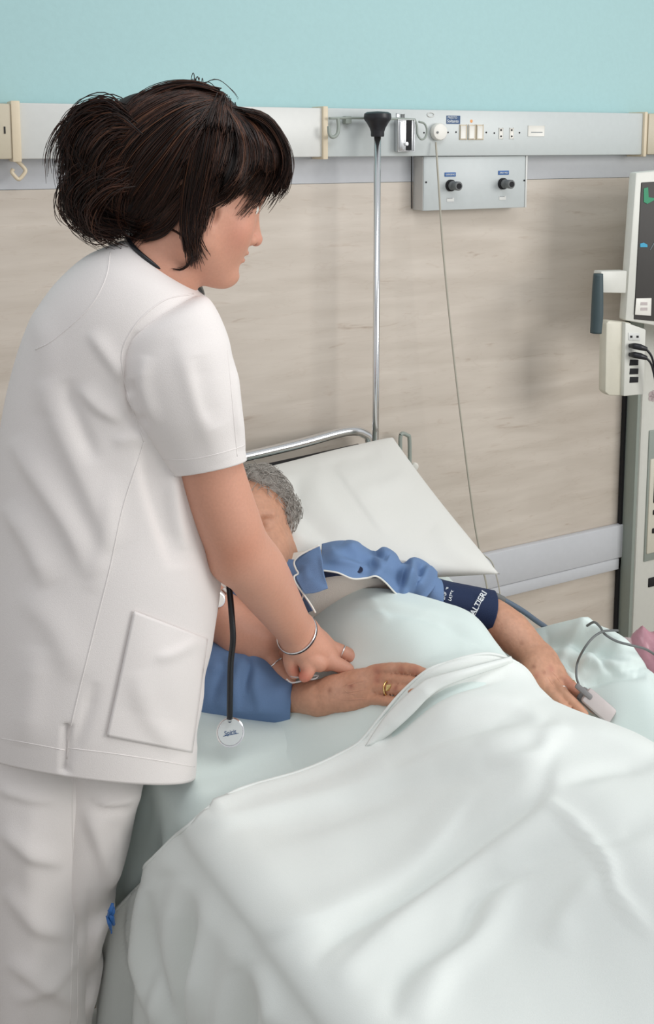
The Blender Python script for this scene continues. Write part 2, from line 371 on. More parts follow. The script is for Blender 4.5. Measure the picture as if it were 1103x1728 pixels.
#SECTIONS
# ================================================================== SETTING
X0, X1 = -1.6, 4.2
tag(box('wall_back', (X0, 0, 0), (X1, .12, 2.8), 'teal', bevel=0), kind='structure')
tag(box('wall_covering', (X0, -.006, .1), (X1, -.0005, 1.545), 'marble', bevel=0), kind='structure')
tag(box('trim_1', (X0, -.008, 1.546), (X1, -.0005, 1.70), 'band', bevel=.001), kind='structure')
tag(box('baseboard_back', (X0, -.014, 0), (X1, -.0005, .1), 'panel', bevel=.002), kind='structure')
tag(box('floor', (X0, -5.5, -.05), (X1, 0, 0), 'floor', bevel=0), kind='structure')
tb = thing('trim_2', 'wide pale grey bumper board low on the marbled wall', 'trim', (.6, -.02, .317)); del tb['category']; tag(tb, kind='structure')
box('bumper_board', (X0, -.026, .357), (2.55, -.007, .465), 'band', tb, bevel=.004); box('bumper_board', (X0, -.022, .317), (2.55, -.007, .355), 'band', tb, bevel=.004)
# ---- bedhead service rail
px = lambda x, Y=-.07: PY(x, 222, Y)[0]
ra = thing('service_rail', 'long pale enamel service rail running along the wall above the bed', 'wall rail', (px(300), -.035, 1.614))
RZ0, RZ1 = 1.614, 1.7335
box('rail_cover', (px(33), -.07, RZ0), (px(545), -.008, RZ1), 'rail', ra, bevel=.003)
box('rail_cover', (px(552), -.07, RZ0), (px(1087), -.008, RZ1), 'rail2', ra, bevel=.003)
for a, b_ in ((20, 35), (544.5, 553), (1086, 1091)):
    box('joint_strip', (px(a, -.076), -.078, RZ0-.006), (px(b_, -.076), -.008, RZ1+.004), 'cream', ra, bevel=.002)
ec = box('end_cap', (px(0)-.10, -.074, RZ0), (px(20), -.008, RZ1-.002), 'beige', ra, bevel=.004)
box('slot', (px(6.5), -.0755, 1.668), (px(9), -.073, 1.683), 'hole', ec, bevel=0)
box('end_cap', (px(1091), -.076, RZ0), (px(1103)+.25, -.008, RZ1), 'beige', ra, bevel=.004)
rp_ = lambda x, y, Y=-.071: PY(x, y, Y)
def rbox(name, x0, y0, x1, y1, Y0, Y1, m, parent, bevel=.001):
    a = rp_(x0, y0, Y0); b_ = rp_(x1, y1, Y0); return box(name, (a[0], Y1, min(a[2], b_[2])), (b_[0], Y0, max(a[2], b_[2])), m, parent, bevel=bevel)
def dot(name, x, y, rad, m, parent, Y=-.07, t=.002): p_ = PY(x, y, Y); return lathe(name, p_, (0, -1, 0), [(0, 0), (rad, 0), (rad, t*.6), (rad*.8, t), (0, t)], m, parent, seg=14)
for x, y in ((755.5, 223.5), (769, 223), (820, 223.5), (833.5, 224.5), (876, 224), (715, 224)): dot('screw', x, y, .0022, 'hole', ra)
for x in (845, 863):
    sk = rbox('socket', x-3, 216, x+3, 234, -.0715, -.069, 'white', ra); dot('pin_hole', x, 219.5, .0024, 'hole', sk, -.0716); dot('pin_hole', x, 230, .0024, 'hole', sk, -.0716)
for i, x0 in enumerate((776, 790.5, 804)):
    sw = rbox('light_switch', x0, 210.5, x0+11, 235.5, -.0725, -.069, 'cream', ra, .0008)
    rbox('rocker', x0+1.1, 212, x0+9.6, 234, -.0745-(.002 if i == 1 else 0), -.07, 'white', sw, .001)
dot('orange_sticker', 795, 204.5, .0042, 'orange', ra, t=.0006)
st = box('blue_sticker', (px(752.5), -.0712, PY(752, 209, -.07)[2]), (px(775.5), -.0698, PY(752, 195, -.07)[2]), 'blueink', ra, bevel=0)
text('lettering', 'PRESTO', PY(763, 198.5, -.0716), (1, 0, 0), zz, .0085, 'ink', st); text('lettering', 'Soltanto', PY(764, 204.5, -.0716), (1, 0, 0), zz, .0105, 'ink', st, .01)
lp = rbox('name_plate', 891, 212, 918, 230, -.0718, -.069, 'white', ra, .0004); rbox('plate_line', 896, 222.6, 915, 224, -.0723, -.0715, 'inkgrey', lp, 0)
for x in (654, ): rbox('screw_slot', x, 192, x+5, 197, -.0714, -.069, 'greyp', ra, .001)
rbox('screw_slot', 676.5, 193, 682, 198, -.0714, -.069, 'greyp', ra, .001); rbox('clip', 669.5, 191, 673.5, 198, -.073, -.069, 'chrome', ra, .0005)
ov = PY(726, 193.5, -.07); tube('moulded_oval', [ov+np.array([.010*cos(t), -.0012, .0055*sin(t)]) for t in np.linspace(0, 2*pi, 16, endpoint=False)], .0012, 'rail', ra, closed=True, n=40, sides=6)
# ---- hook on left end, hanging below the rail
hk = [(28, 271), (37, 279), (43, 288), (38, 297), (31.5, 302.5), (25, 297), (20, 290), (22.5, 285)]
tag(tube('hanging_hook', [PY(x, y, -.05) for x, y in hk], .0042, 'cream', n=40, sides=8), 'small cream plastic hook hanging under the left end of the rail', 'hook')
# ---- metal drip-stand hook bar
hb = thing('hook_bar', 'thin grey metal bar with curled hooks on the rail behind the black pole knob', 'hook bar', PY(640, 200, -.085))
tube('bar', [PY(555, 199.5, -.088), PY(600, 199, -.088), PY(660, 200.5, -.088), PY(700, 202, -.088)], .0032, 'frame', hb)
tube('hook', [PY(570, 200, -.088), PY(571, 214, -.092), PY(569, 226, -.095), (PY(562, 231.5, -.098)), PY(556, 227, -.098), PY(554.5, 213, -.096)], .0045, 'frame', hb)
tube('hook', [PY(700, 202, -.088), PY(703, 212, -.092), PY(704, 226, -.096), PY(710, 235, -.098), PY(717, 232, -.098), PY(720, 220, -.097), PY(716, 209, -.094), PY(706, 205, -.09)], .0026, 'frame', hb, n=60)
box('stem', PY(585, 206, -.088)-[.004, .002, .004], PY(585, 199, -.07)+[.004, 0, .004], 'frame', hb)
# ---- chromed holder
ch = thing('chrome_holder', 'small polished chrome box holder on the rail beside the bed pole', 'holder', PY(684, 256, -.085))
a = PY(670.5, 256, -.09); b_ = PY(699, 202, -.09)
box('body', (a[0], -.09, a[2]), (b_[0], -.0705, b_[2]), 'steel', ch, bevel=.003)
box('bright_plate', (a[0]+.004, -.0925, a[2]+.004), (a[0]+.02, -.0895, b_[2]-.004), 'chrome', ch, bevel=.002)
box('dark_slot', (a[0]+.0245, -.0915, a[2]+.003), (b_[0]-.008, -.0895, b_[2]-.002), 'hole', ch, bevel=.0005)
lathe('latch', PY(685, 243, -.092), (0, -1, 0), [(0, 0), (.005, 0), (.005, .004), (0, .005)], 'silver', ch, seg=16)
tube('rim', [(a[0], -.091, b_[2]), (b_[0], -.091, b_[2]), (b_[0], -.091, a[2]), (a[0], -.091, a[2])], .0014, 'steel', ch, closed=True, smoothpath=False, sides=6)
# ---- call button puck and its cord
pk = thing('nurse_call_puck', 'round white plastic call unit with a cord on the rail', 'call button', PY(737, 224, -.09))
lathe('disc', PY(737, 222.5, -.071), (0, -1, 0), [(0, 0), (.020, 0), (.0225, .003), (.0225, .014), (.020, .0175), (.012, .019), (0, .019)], 'white', pk, seg=40)
lathe('screw', PY(738, 223.5, -.0905), (0, -1, 0), [(0, 0), (.003, 0), (.003, .0015), (0, .0015)], 'greyp', pk, seg=12)
cordp = [PY(735, 240, -.085), PY(739, 300, -.10), PY(748, 430, -.11), PY(765, 600, -.12), PY(784, 760, -.13), PY(800, 880, -.14), PY(810, 935, -.15), PY(813, 960, -.16), PY(818, 975, -.17), PY(825, 1010, -.2)]
tag(tube('pull_cord', cordp, .0026, 'cord', n=90, sides=8), 'long thin beige cord hanging from the white call unit to the pillow', 'cord')
tag(tube('looped_cord', [PY(806, 930, -.15), PY(818, 938, -.16), PY(830, 950, -.18), PY(838, 975, -.2), PY(843, 1000, -.25), PY(846, 1030, -.3)], .0017, 'cord', n=60, sides=6), 'thin looped wire beside the lower pillow corner', 'cord')
tag(tube('wall_wire', [PY(694, 262, -.02), PY(694.3, 290, -.012), PY(694.3, 320, -.011), PY(694.5, 352, -.011)], .0014, 'hole', n=30, sides=6), 'short dark wire running down beside the gas outlet panel', 'wire')
# ---- gas outlet panel under the rail
xl = PY(695, 300, 0)[0]; YF = -.05
for YY in np.linspace(-.02, -.12, 101):
    if PY(714.5, 300, YY)[0] <= xl: YF = YY; break
gz0 = PY(715, 356, YF)[2]; xr = PY(887.5, 300, YF)[0]
gp = thing('gas_outlet_panel', 'grey medical gas panel with two outlets mounted under the rail', 'outlet panel', ((xl+xr)/2, YF/2, gz0))
box('housing', (xl, YF, gz0), (xr, -.0085, RZ0-.001), 'panel', gp, bevel=.002)
box('side_plate', (xl-.0015, YF+.003, gz0+.001), (xl+.0005, -.0085, RZ0-.002), 'pside', gp, bevel=0)
box('edge_lip', (xr-.004, YF-.003, gz0), (xr+.001, YF+.001, RZ0-.001), 'rail', gp, bevel=.0008)
for x, y in ((718.5, 307.5), (884, 304.5)): dot('screw', x, y, .0024, 'hole', gp, YF)
for i, (x, y) in enumerate(((759.5, 313), (847.5, 310))):
    o_ = PY(x, y, YF); ou = lathe('gas_outlet', o_, (0, -1, 0), [(0, 0), (.0155, 0), (.0155, .006), (.0135, .008), (.0125, .008), (.0125, .010)], 'hole', gp)
    lathe('nozzle', o_-[0, .004, 0], (0, -1, 0), [(0, 0), (.0125, 0), (.0125, .012), (.0105, .014), (.0105, .022), (.012, .024), (.012, .036), (.010, .038), (0, .038)], 'greyp', ou)
    lathe('nozzle_mouth', o_-[0, .042, 0], (0, -1, 0), [(0, 0), (.0075, 0), (.0075, .0012), (0, .0012)], 'hole', ou, seg=20)
    q = PY(x+(-.5 if i == 0 else 1.5), y-18.5, YF); lb = box('blue_label', (q[0]-.0175, YF-.0015, q[2]-.0055), (q[0]+.0175, YF, q[2]+.0055), 'blue', gp, bevel=.0007)
    text('lettering', 'OSSIGENO' if i == 0 else 'ARIA MED', q-[0, .002-0, 0]+[0, -.0002, 0], (1, 0, 0), zz, .0062, 'ink', lb, .01)
    q = PY(x, y+24, YF); pl = box('paper_label', (q[0]-.011, YF-.001, q[2]-.005), (q[0]+.011, YF, q[2]+.005), 'rail', gp, bevel=0)
    box('printed_line', (q[0]-.010, YF-.0016, q[2]+.0035), (q[0]+.006, YF-.0008, q[2]+.0048), 'inkgrey', pl, bevel=0)

# ================================================================== MONITOR AND ITS STAND
MY = -.26
def mp(x, y, Y=MY): return PY(x, y, Y)
def mslab(name, quad, Y, depth, m, parent, bevel=.004):
    """prism whose front outline is a px polygon at plane Y, going back 'depth'"""
    bm = bmesh.new(); P = [mp(x, y, Y) for x, y in quad]; vs = [bm.verts.new(Vector(p_)) for p_ in P]; bk = [bm.verts.new(Vector(p_+[0, depth, 0])) for p_ in P]; n = len(P)
    bm.faces.new(vs); bm.faces.new(bk[::-1])
    for i in range(n): bm.faces.new((vs[i], bk[i], bk[(i+1) % n], vs[(i+1) % n]))
    return bmobj(name, bm, m, parent, smooth=True, bevel=bevel)
sd = thing('equipment_column', 'tall pale grey equipment column at the right edge beside the bed', 'column', (mp(1150, 1000)[0], -.16, 0))
CF = -.075; cb_ = PY(1074, 900, CF)[0]
box('column_body', (cb_, CF, .0), (cb_+.45, -.009, 1.52), 'mon', sd, bevel=.012)
box('column_edge', (cb_-.010, CF+.008, .0), (cb_+.004, -.009, 1.50), 'frame', sd, bevel=.003)
box('shadow_joint', (cb_-.018, -.022, .0), (cb_-.010, -.009, 1.30), 'hole', sd, bevel=0)  # dark strip: the column's shadow edge and wall joint put into colour
rz = lambda y: PY(1085, y, CF)[2]
def rec(name, x0, x1, y0, y1, dd, m, par, bv=.008): return box(name, (PY(x0, 800, CF)[0], CF-dd, rz(y1)), (PY(x1, 800, CF)[0], CF+.002, rz(y0)), m, par, bevel=bv)
dp = rec('recessed_panel', 1091, 1200, 728, 948, .004, 'frame', sd); rec('inner_panel', 1093.5, 1190, 776, 935, .008, 'monwarm', dp)
rec('button', 1100.5, 1120, 790, 850, .012, 'hole', dp, .002); rec('button', 1100.5, 1120, 862, 870, .012, 'hole', dp, .002); rec('button', 1100.5, 1120, 893, 901, .012, 'hole', dp, .002)
rec('slot', 1101, 1120, 978, 993, .004, 'hole', sd, .002)
for i in range(5): t = i*1.256; q = PY(1101, 668, CF-.001)+.010*np.array([cos(t), 0, sin(t)]); lathe('petal_decal', q, (0, -1, 0), [(0, 0), (.009, 0), (.009, .0015), (0, .0015)], 'pinkfilm', sd, seg=14)
mo = thing('patient_monitor', 'patient monitor with dark screen at the right edge above the bed', 'monitor', mp(1150, 540))
mslab('casing', [(1073, 291), (1330, 268), (1330, 590), (1055, 541)], MY, .028, 'mon', mo, .006)
box('mount', (mp(1165, 400)[0], MY+.025, 1.22), (mp(1235, 400)[0], -.07, 1.38), 'mon', mo, bevel=.006)
sc = mslab('screen', [(1082.5, 308), (1300, 296), (1300, 560), (1070, 539)], MY-.003, .01, 'screen', mo, .002)
mslab('trace_green', [(1086, 318), (1093, 316), (1094, 333), (1103, 334), (1160, 333), (1160, 336), (1103, 338), (1092, 344), (1086, 341)], MY-.0045, .001, 'green', sc, 0)
mslab('trace_cyan', [(1080, 411), (1086, 409.5), (1092, 413), (1092, 417), (1080, 417)], MY-.0045, .001, 'cyan', sc, 0)
mslab('trace_line', [(1096, 422), (1102, 411), (1140, 350), (1141, 350), (1103, 412), (1097, 422)], MY-.0045, .001, 'inkgrey', sc, 0)
lb = mslab('paper_label', [(1073.5, 503.5), (1099, 503), (1098, 533), (1071.5, 531)], MY-.006, .002, 'white', sc, .0005)
for y in (513, 522): mslab('label_mark', [(1081, y-3), (1092, y-3), (1092, y+2), (1080.5, y+2)], MY-.0068, .001, 'sensor', lb, 0)
hd = mslab('handle_arm', [(1014, 458), (1058, 457), (1056, 495), (1013, 494)], MY, .03, 'mon', mo, .003)
tag(tube('grip', [mp(1009, 462, MY-.016), mp(1008, 490, MY-.016), mp(1007, 530, MY-.016), mp(1005, 562, MY-.016)], [.0125, .0145, .016, .015], 'handle', hd, sides=20), 'dark slate grip')
md = thing('monitor_module', 'cream module box with black sockets under the monitor', 'module', mp(1050, 668))
mslab('module_body', [(1028, 541), (1066, 545), (1063, 669), (1028, 668), (1021, 662), (1023, 545)], MY, .03, 'monwarm', md, .006)
mf = mslab('module_front', [(1055, 544), (1090, 556), (1086, 666), (1052, 669)], MY-.012, .02, 'mon', md, .004)
mslab('mark_frame', [(1060, 561.5), (1080, 562.5), (1079.5, 575), (1060, 574)], MY-.0135, .002, 'rail', mf, .0003)
for x in (1065, 1075.5): mslab('mark', [(x-1.8, 566.5), (x+1.8, 566.5), (x+1.8, 570), (x-1.8, 570)], MY-.0145, .002, 'hole', mf, 0)
for y in (607, 622, 636): mslab('socket', [(1063, y), (1077, y), (1076.5, y+9.5), (1062, y+10)], MY-.0135, .004, 'hole', mf, .0005)
for i, y in enumerate((585, 600)):
    cb2 = thing('monitor_cable', ('upper' if i == 0 else 'lower')+' black plug and cable in the module under the monitor', 'cable', mp(1070, y, MY-.03))
    tube('plug', [mp(1063, y-1.5, MY-.014), mp(1070, y-1, MY-.03), mp(1080, y+1, MY-.04), mp(1090, y+4, MY-.045)], [.006, .0085, .0085, .006], 'black', cb2, sides=14)
    tube('lead', [mp(1089, y+3.5, MY-.045), mp(1097, y+13-i*1, MY-.05), mp(1102, y+27, MY-.05), mp(1108, y+60, MY-.05), mp(1120, y+140, MY-.06), mp(1135, y+300, MY-.06)], .0032, 'black', cb2, sides=8, n=60)
# ================================================================== BED
def PL(x, y, l):
    d = ray(x, y); return C+d*((l-(C-A0)@el)/(d@el))
def sst(x): x = np.clip(x, 0, 1); return x*x*(3-2*x)
def zm(l): return .585+.17*sst((.26-np.asarray(l, float))/.75)
WL, WR = -.02, .775
bd = thing('hospital_bed', 'adjustable hospital bed with chromed tube headboard under the sheets', 'bed', BW(.38, .6, 0))
def bmat_box(name, w0, w1, l0, l1, z0, z1, m, par, bevel=.004): return box(name, (w0, l0, z0), (w1, l1, z1), m, par, bevel=bevel, frame=(A0, ew, el, zz))
# mattress follows the raised backrest
ls = np.linspace(-.40, 1.55, 40); V = []
for l in ls:
    z = float(zm(l)); b0 = z-.13
    for (w, q) in ((WL+.02, b0), (WL, b0+.02), (WL, z-.025), (WL+.02, z-.006), (WR-.02, z-.006), (WR, z-.025), (WR, b0+.02), (WR-.02, b0)): V.append(BW(w, l, q))
fc = [tuple(x) for x in ring_faces(40, 8)]+[tuple(range(7, -1, -1)), tuple(range(39*8, 40*8))]
mesh('mattress', V, fc, 'mattress', bd, smooth=False)
bmat_box('side_beam', WL+.03, WL+.07, -.38, 1.5, .36, .42, 'frame', bd); bmat_box('side_beam', WR-.07, WR-.03, -.38, 1.5, .36, .42, 'frame', bd)
for l in (-.3, .6, 1.4): bmat_box('cross_beam', WL+.03, WR-.03, l-.02, l+.02, .34, .40, 'frame', bd)
for w in (WL+.08, WR-.08):
    for l in (-.34, 1.44):
        lg = bmat_box('leg', w-.02, w+.02, l-.02, l+.02, .10, .36, 'frame', bd)
        lathe('castor', BW(w-.012, l, .05), ew, [(0, 0), (.045, 0), (.05, .006), (.05, .02), (.045, .026), (0, .026)], 'black', lg)
        bmat_box('castor_fork', w-.018, w+.018, l-.012, l+.012, .05, .105, 'steel', lg)
HL = -.425
hbp = [PL(120, 842, HL), PL(150, 828, HL), PL(220, 812, HL), PL(300, 795, HL), PL(415, 770, HL), PL(500, 750, HL), PL(570, 731, HL), PL(597, 727, HL), PL(613, 731, HL), PL(623, 742, HL)]
e = hbp[-1]; s_ = hbp[0]
tube('headboard_tube', [s_*[1, 1, 0]+[0, 0, .45]]+hbp[:]+[e*[1, 1, 0]+[0, 0, e[2]-.06]]+[e*[1, 1, 0]+[0, 0, .45]], .0125, 'chrome', bd, n=140, sides=20)
za = hbp[4][2]
w0_, w1_ = (s_-A0)@ew+.02, (e-A0)@ew-.02
bmat_box('headboard_panel', w0_, w1_, HL-.006, HL+.006, .45, za-.035, 'frame', bd, bevel=.003)
bmat_box('headboard_panel_trim', w0_+.01, w1_-.01, HL-.009, HL+.009, za-.04, za-.032, 'hole', bd, bevel=.002)
bp_ = [PL(676, 734, HL), PL(688, 735, HL), PL(690.5, 741, HL), PL(691, 775, HL), PL(690, 800, HL), PL(680, 800, HL), PL(676, 770, HL)]
tube('side_bracket', bp_, .0055, 'frame', bd, closed=True, n=60, smoothpath=True)
tube('bracket_arm', [PL(676, 760, HL), PL(650, 762, HL), PL(625, 765, HL)], .006, 'frame', bd)
lathe('bracket_knob', PL(699, 786, HL), -h, [(0, 0), (.009, 0), (.011, .004), (.009, .012), (0, .014)], 'white', bd, seg=20)
lathe('bracket_knob_stem', PL(699, 786, HL), -ew, [(0, 0), (.004, 0), (.004, .02), (0, .021)], 'frame', bd, seg=12)
# ---- pole with black knob
pb = PY(632, 760, -.13); pt = PY(638, 228, -.13); pb = np.array([pt[0]*.5+pb[0]*.5, -.13, .40]); pt = np.array([pb[0], -.13, pt[2]])
pl = thing('bed_pole', 'upright chrome pole with black knob behind the pillow', 'pole', pb)
tube('pole', [pb, pt], .0085, 'chrome', pl, sides=24, smoothpath=False)
lathe('pole_knob', pt-[0, 0, .004], zz, [(0, 0), (.0155, 0), (.0165, .003), (.0165, .012), (.020, .022), (.027, .034), (.0325, .041), (.034, .047), (.033, .056), (.026, .060), (0, .062)], 'black', pl, seg=28)
tube('pole_socket', [pb+[0, 0, 0], pb+[0, 0, .10]], .014, 'frame', pl, smoothpath=False, sides=20)
box('socket_bracket', pb+[-.012, -.06, .03], pb+[.012, 0, .07], 'frame', pl)

# ---- body relief under the covers
def Hb(w, l):
    l = np.asarray(l, float); w = np.asarray(w, float)
    hb = np.interp(l, [-.1, .05, .15, .25, .35, .5, .7, .9, 1.15, 1.4, 1.5, 1.6], [.20, .205, .207, .205, .182, .14, .14, .155, .11, .10, .14, .02])
    hb = hb*.6+.2*np.interp(l-.06, [-.1, .05, .15, .25, .35, .5, .7, .9, 1.15, 1.4, 1.5, 1.6], [.20, .205, .207, .205, .182, .14, .14, .155, .11, .10, .14, .02])+.2*np.interp(l+.06, [-.1, .05, .15, .25, .35, .5, .7, .9, 1.15, 1.4, 1.5, 1.6], [.20, .205, .207, .205, .182, .14, .14, .155, .11, .10, .14, .02])
    wc = np.interp(l, [0, .3, .7, 1.5], [.45, .45, .46, .46]); d = w-wc
    wl = np.interp(l, [.1, .35, .6, 1.5], [.135, .16, .20, .22]); wr = np.interp(l, [.1, .28, .40, .50, .62, .75, 1.5], [.15, .14, .102, .090, .155, .20, .22])
    g = 1/(1+(np.abs(d)/np.where(d < 0, wl, wr))**4)
    return hb*g
def SP(x, y, lift=0.):
    d = ray(x, y); a, b_ = 1.0, 2.6
    g = lambda F: (lambda P: P[2]-float(zm((P-A0)@el))-float(Hb((P-A0)@ew, (P-A0)@el))-lift)(C+d*(F/(d@h)))
    Fs = np.linspace(.8, 2.6, 260); pv = g(Fs[0])
    for Fi, Fj in zip(Fs[:-1], Fs[1:]):
        nv = g(Fj)
        if pv > 0 >= nv:
            for _ in range(14):
                m_ = (Fi+Fj)/2
                if g(m_) > 0: Fi = m_
                else: Fj = m_
            return C+d*(Fj/(d@h))
        pv = nv
    return C+d*(1.7/(d@h))
def cloth(name, sarr, l0f, l1f, nl, lift, flist, m, body=True, amp=1., seed=0, wobA=.003, extra=None, Ls=.46):
    """sheet over the bed: s across (beyond the mattress edge it hangs), l along"""
    l0 = l0f(sarr); l1 = l1f(sarr); t = np.linspace(0, 1, nl)[:, None]; Lg = l0[None]*(1-t)+l1[None]*t; Sg = np.broadcast_to(sarr[None], Lg.shape)
    R = .045; a0 = WL+R-.01; a1 = WR-R+.01
    wl_ = np.clip(Sg, a0, a1); base = zm(Lg)+lift+(Hb(wl_, Lg) if body else 0)
    w = wl_.copy(); z = base.copy(); hang = np.zeros(Sg.shape)
    for sg, ed in ((-1, a0), (1, a1)):
        ex = np.maximum(0, (Sg-ed)*sg); an = np.minimum(ex/R, pi/2); fall = np.maximum(0, ex-R*pi/2)
        w += sg*(R*np.sin(an)+fall*.10+(lift+.004)*np.sin(an)); z -= R*(1-np.cos(an))+fall; hang += fall
        w += sg*(sst(fall/.15)*(.016*np.sin(Lg*34+1)+.010*np.sin(Lg*71+1.3+fall*6))+(.012*sst(fall/.05) if lift > .012 else 0))
    P = BW2(w, Lg, z)
    P = P+zz*(wobA*wob(P, 9, seed)+.4*wobA*wob(P, 23, seed+1))[..., None]
    X, Y = proj(P); Hh = folds(X, Y, flist)*amp
    side = sst(hang/.06)[..., None]; left = (Sg < .4)[..., None]
    nrm = zz*(1-side)+side*np.where(left, -ew, ew)*.9
    P = P+nrm*Hh[..., None]
    if extra is not None: P = extra(P, Sg, Lg, X, Y)
    o = mesh(name, P.reshape(-1, 3), grid_faces(nl, len(sarr)), m, None); return solidify(o, .0022, 0), P
def BW2(w, l, z): return A0+w[..., None]*ew+l[..., None]*el+z[..., None]*zz
K = lambda v: (lambda s: np.full(len(s), float(v)))
mm = .001
# bottom sheet (mint), mattress top and left drape, bunched up on the far side
bot_folds = [
 ([(330, 1225), (420, 1240), (520, 1232), (620, 1240)], 6*mm, 14, 22), ([(300, 1300), (380, 1290), (470, 1262), (560, 1225)], 5*mm, 10, 26),
 ([(250, 1330), (300, 1345), (380, 1330)], 5*mm, 10, 18),
 ([(240, 1320), (222, 1400), (205, 1480), (195, 1560)], 8*mm, 12, 12), ([(262, 1320), (238, 1420), (225, 1500)], -6*mm, 9, 9), ([(195, 1500), (180, 1600), (172, 1720)], 10*mm, 8, 12)]
bs, _ = cloth('bottom_sheet', np.arange(-.56, 1.12, .009), K(-.385), K(1.5), 200, .004, bot_folds, 'sheet', body=False, seed=1, wobA=.002)
tag(bs, 'mint white bottom sheet covering the mattress and hanging down its side', 'sheet')
# bunched sheet on the far side behind the patient's hand
U_, V_ = np.meshgrid(np.linspace(0, 1, 110), np.linspace(0, 1, 90))
bx = [(905, 1225), (960, 1230), (1050, 1235), (1175, 1245)]; tx = [(918, 1052), (985, 1043), (1080, 1082), (1180, 1150)]
def bez(P, t): P = np.array(P, float); return ((1-t)**3)[..., None]*P[0]+(3*t*(1-t)**2)[..., None]*P[1]+(3*t*t*(1-t))[..., None]*P[2]+(t**3)[..., None]*P[3]
lo = bez([BW(.62, .26, .585), BW(.62, .50, .585), BW(.62, .66, .60), BW(.60, .85, .62)], U_); hi_ = bez([PWd(872, 1075, .76), PWd(955, 1030, .79), PWd(1062, 1066, .80), PWd(1165, 1235, .81)], U_)
B_ = lo*(1-V_[..., None])+hi_*V_[..., None]; B_ = B_+zz*(.010*np.sin(pi*V_**2.2)-.006*np.exp(-(V_/.25)**2))[..., None]
X, Y = proj(B_)
bf = [([(990, 1046), (965, 1080), (935, 1125)], 7*mm, 8, 14), ([(1010, 1050), (1050, 1075), (1075, 1095)], 5*mm, 8, 10), ([(1020, 1085), (990, 1110), (965, 1150)], 5*mm, 6, 12), ([(925, 1075), (985, 1060), (1040, 1090), (1085, 1108)], 14*mm, 12, 18), ([(905, 1100), (960, 1085), (1010, 1105), (1060, 1122)], -9*mm, 10, 10), ([(960, 1125), (1010, 1120), (1075, 1135)], 10*mm, 8, 14),
      ([(1060, 1088), (1090, 1100), (1083, 1118)], 12*mm, 8, 8), ([(985, 1160), (1040, 1140), (1090, 1140)], -8*mm, 8, 10), ([(1000, 1110), (1030, 1128), (1085, 1125)], -7*mm, 6, 6), ([(935, 1120), (960, 1150), (975, 1190)], 8*mm, 10, 10)]
B_ = B_+(zz*.8-h*.5)*(2.3*folds(X, Y, bf)+.003*wob(B_, 30, 5))[..., None]
# roll the far edge over and down
tail = [B_[-1]+ew*.03*sin(a)+zz*(.03*(cos(a)-1)) for a in (.5, 1, 1.5)]+[B_[-1]+ew*.035-zz*k for k in (.08, .16, .24)]
B_ = np.concatenate([B_, np.array(tail)]); o = mesh('bunched_sheet', B_.reshape(-1, 3), grid_faces(*B_.shape[:2]), 'sheet'); solidify(o, .0022, 0)
tag(o, 'bunched mint sheet on the far side of the bed behind the hand with finger clip', 'sheet')
# under layer over the torso
def bpx(lst, extra=()):
    P = [(*[float(q) for q in ((SP(x, y, z)-A0)@ew, (SP(x, y, z)-A0)@el)],) for x, y, z in lst]+list(extra); P.sort(); a = np.array(P); return lambda s: np.interp(s, a[:, 0], a[:, 1])
torso_f = [
 ([(525, 1040), (600, 1018), (690, 1025), (780, 1050), (850, 1090)], 4*mm, 8, 14), ([(560, 1032), (620, 1028), (700, 1040), (790, 1070)], -4*mm, 6, 8), ([(540, 1080), (620, 1100), (700, 1105), (780, 1090)], -7*mm, 26, 26),
 ([(620, 1010), (640, 1035), (655, 1050)], 5*mm, 6, 8), ([(760, 1020), (820, 1060), (880, 1105)], 5*mm, 8, 10), ([(740, 1050), (800, 1085), (850, 1110)], -5*mm, 8, 10), ([(700, 1120), (780, 1115), (850, 1100)], 5*mm, 8, 12)]
